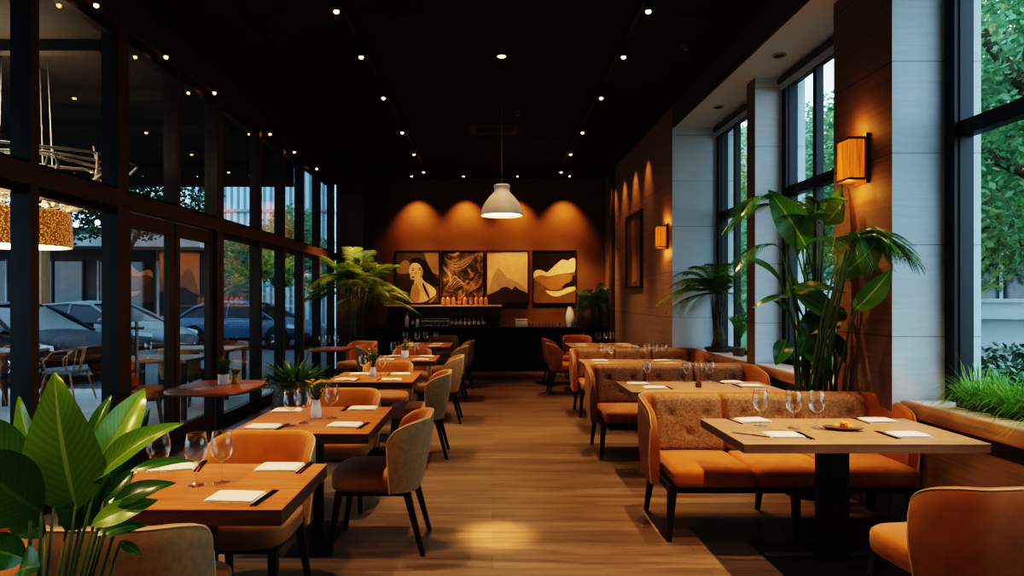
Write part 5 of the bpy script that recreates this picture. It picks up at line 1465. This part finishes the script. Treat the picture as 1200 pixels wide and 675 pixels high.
# ================================================================== OUTSIDE, RIGHT: the garden
M['lawn'] = mat('garden ground', (.07, .13, .05), .95, bump=.6, bscale=25, var=.5, vscale=3)
struct('ground_garden', MB().box((3.3, -8, -.12), (60, 60, -.02)), M['lawn'], smooth=False)
GG = 'trees in the garden'
tree('garden_tree', 'leafy tree right outside the near window filling its upper panes', 'tree', (5.7, 6.9, 0), [(0,0,4.6,1.5), (.9,.6,3.5,1.3), (-.6,.8,3.4,1.15), (.5,-.7,5.4,1.4), (-.9,.2,5.6,1.2), (1.3,.2,5.1,1.2), (1.4,.8,2.6,.9), (2.2,.5,4.0,1.3)], 32000, .095, M['treeleaf'], GG, 3.0, 4, 1.0)
tree('garden_tree', 'yellow-green tree beside the pale garden house', 'tree', (8.9, 11.2, 0), [(0,0,3.4,1.3), (1.0,0,2.9,1.2), (-.9,0,3.0,1.1), (0,.3,4.4,1.4), (-.8,0,5.2,1.4), (.9,0,5.8,1.5), (-.2,.4,2.4,.8), (1.8,.2,4.6,1.5), (0,0,7,1.5), (-1.6,0,4.6,1.4), (2.6,0,3.2,1.3)], 26000, .14, M['treeyellow'], GG, 2.6, 5, 1.1)
tree('garden_tree', 'green tree seen through the middle garden window', 'tree', (7.4, 15.6, 0), [(0,0,3.4,1.3), (1.0,0,2.7,1.1), (-.9,0,2.8,1.0), (.3,0,4.5,1.2), (.9,.4,5.4,1.2), (-.6,0,1.7,1.1)], 20000, .12, M['treeleaf'], GG, 2.4, 6)
tree('garden_tree', 'green tree seen through the far narrow window', 'tree', (7.7, 21.5, 0), [(0,0,4.4,1.7), (1.0,0,3.2,1.5), (-1.0,0,3.4,1.4), (.2,0,6.0,1.6), (0,0,1.9,1.4)], 18000, .15, M['treeyellow'], GG, 3, 7)
GB = 'clipped shrubs in the garden'
tree('garden_shrub', 'low green shrub under the near window, closest to the pier', 'shrub', (4.7, 5.9, -.02), [(0,0,.35,.55), (.6,.1,.3,.5), (-.5,.2,.3,.45)], 3200, .09, M['treeleaf'], GB, None, 8)
tree('garden_shrub', 'low green shrub before the pale garden house', 'shrub', (7.6, 8.4, -.02), [(0,0,.5,.7), (.9,.1,.45,.6), (-.8,.2,.4,.6)], 3600, .10, M['treedark'], GB, None, 9)
tree('garden_shrub', 'low green shrub outside the middle garden window', 'shrub', (4.6, 8.6, -.02), [(0,0,.6,.6), (.6,.3,.9,.6), (-.3,.5,.9,.5)], 3200, .10, M['treeleaf'], GB, None, 10)
tree('garden_shrub', 'low green shrub outside the far narrow window', 'shrub', (4.35, 13.2, -.02), [(0,0,.7,.6), (.4,.5,1.1,.6)], 2600, .11, M['treedark'], GB, None, 12)
M['housewall'] = mat('pale house render', (.46, .49, .52), .85, var=.06, vscale=2)
t = thing('garden_house', 'pale rendered garden house with a ledge and window boxes', 'building', (12.6, 13.2, 0), -.5)
MB().box((-3.2, 0, 0), (7, 5, 3.4)).build('wall', M['housewall'], t, smooth=False)
MB().box((-3.3, -.22, 1.06), (7, 0, 1.22)).box((-3.3, -.12, .42), (7, 0, .50)).build('ledge', M['housewall'], t, smooth=False)
for k in range(4):
    wf = MB().box((-2.4+2.2*k, -.05, 1.5), (-1.2+2.2*k, 0, 2.8)).build('window', M['winedark'], t, smooth=False)
    MB().box((-2.5+2.2*k, -.09, 1.42), (-1.1+2.2*k, 0, 1.5)).box((-1.83+2.2*k, -.08, 1.5), (-1.77+2.2*k, 0, 2.8)).build('window_frame', M['housewall'], wf, smooth=False)
t = thing('apartment_block', 'blue grey apartment block far behind the garden trees', 'building', (13, 30, 0), -.3)
MB().box((-9, 0, 0), (12, 8, 9.5)).build('wall', mat('blue grey render', (.30, .38, .44), .85), t, smooth=False)
for k in range(5):
    for j in range(3): MB().box((-8+3.8*k, -.05, 1.2+2.9*j), (-6+3.8*k, 0, 2.9+2.9*j)).build('window', M['palewin'], t, smooth=False)
for j in range(3): MB().box((-9, -.7, .5+2.9*j), (12, 0, .68+2.9*j)).build('balcony', M['concrete'], t, smooth=False)

# ================================================================== LIGHT OF THE DAY, CAMERA
w = bpy.data.worlds.new('overcast'); sc.world = w; w.use_nodes = True
nt = w.node_tree; bg = nt.nodes['Background']
tc = nt.nodes.new('ShaderNodeTexCoord'); sp = nt.nodes.new('ShaderNodeSeparateXYZ'); rp = nt.nodes.new('ShaderNodeValToRGB')
nt.links.new(tc.outputs['Generated'], sp.inputs[0]); nt.links.new(sp.outputs['Z'], rp.inputs['Fac'])
e = rp.color_ramp.elements; e[0].position = 0; e[0].color = (.60, .83, 1.0, 1); e[1].position = .7; e[1].color = (.50, .76, 1.0, 1)
nt.links.new(rp.outputs['Color'], bg.inputs['Color']); bg.inputs['Strength'].default_value = 1.9
# sky portals: the openings of the garden windows
for y0, y1 in ((.7, 4.3), (5.15, 6.8), (7.1, 8.8)):
    l = bpy.data.lights.new('window sky', 'AREA'); l.shape = 'RECTANGLE'; l.size = y1-y0; l.size_y = 2.9; l.energy = 1
    l.cycles.is_portal = True
    o = bpy.data.objects.new('window sky', l); C.objects.link(o); o.location = (3.25, (y0+y1)/2, 2.3)
    o.rotation_euler = (Vector((-1, 0, 0))).to_track_quat('-Z', 'Z').to_euler()

cam = bpy.data.cameras.new('camera'); co = bpy.data.objects.new('camera', cam); C.objects.link(co)
co.location = (0, 0, EYE); co.rotation_euler = (PI/2, 0, 0)
cam.sensor_width = 36; cam.lens = F/1200*36
cam.shift_x = (600-CX)/1200; cam.shift_y = (CY-337.5)/1200
cam.clip_start = .05; cam.clip_end = 200
sc.camera = co
sc.view_settings.view_transform = 'Filmic'
sc.view_settings.look = 'Very High Contrast'
sc.view_settings.exposure = .95
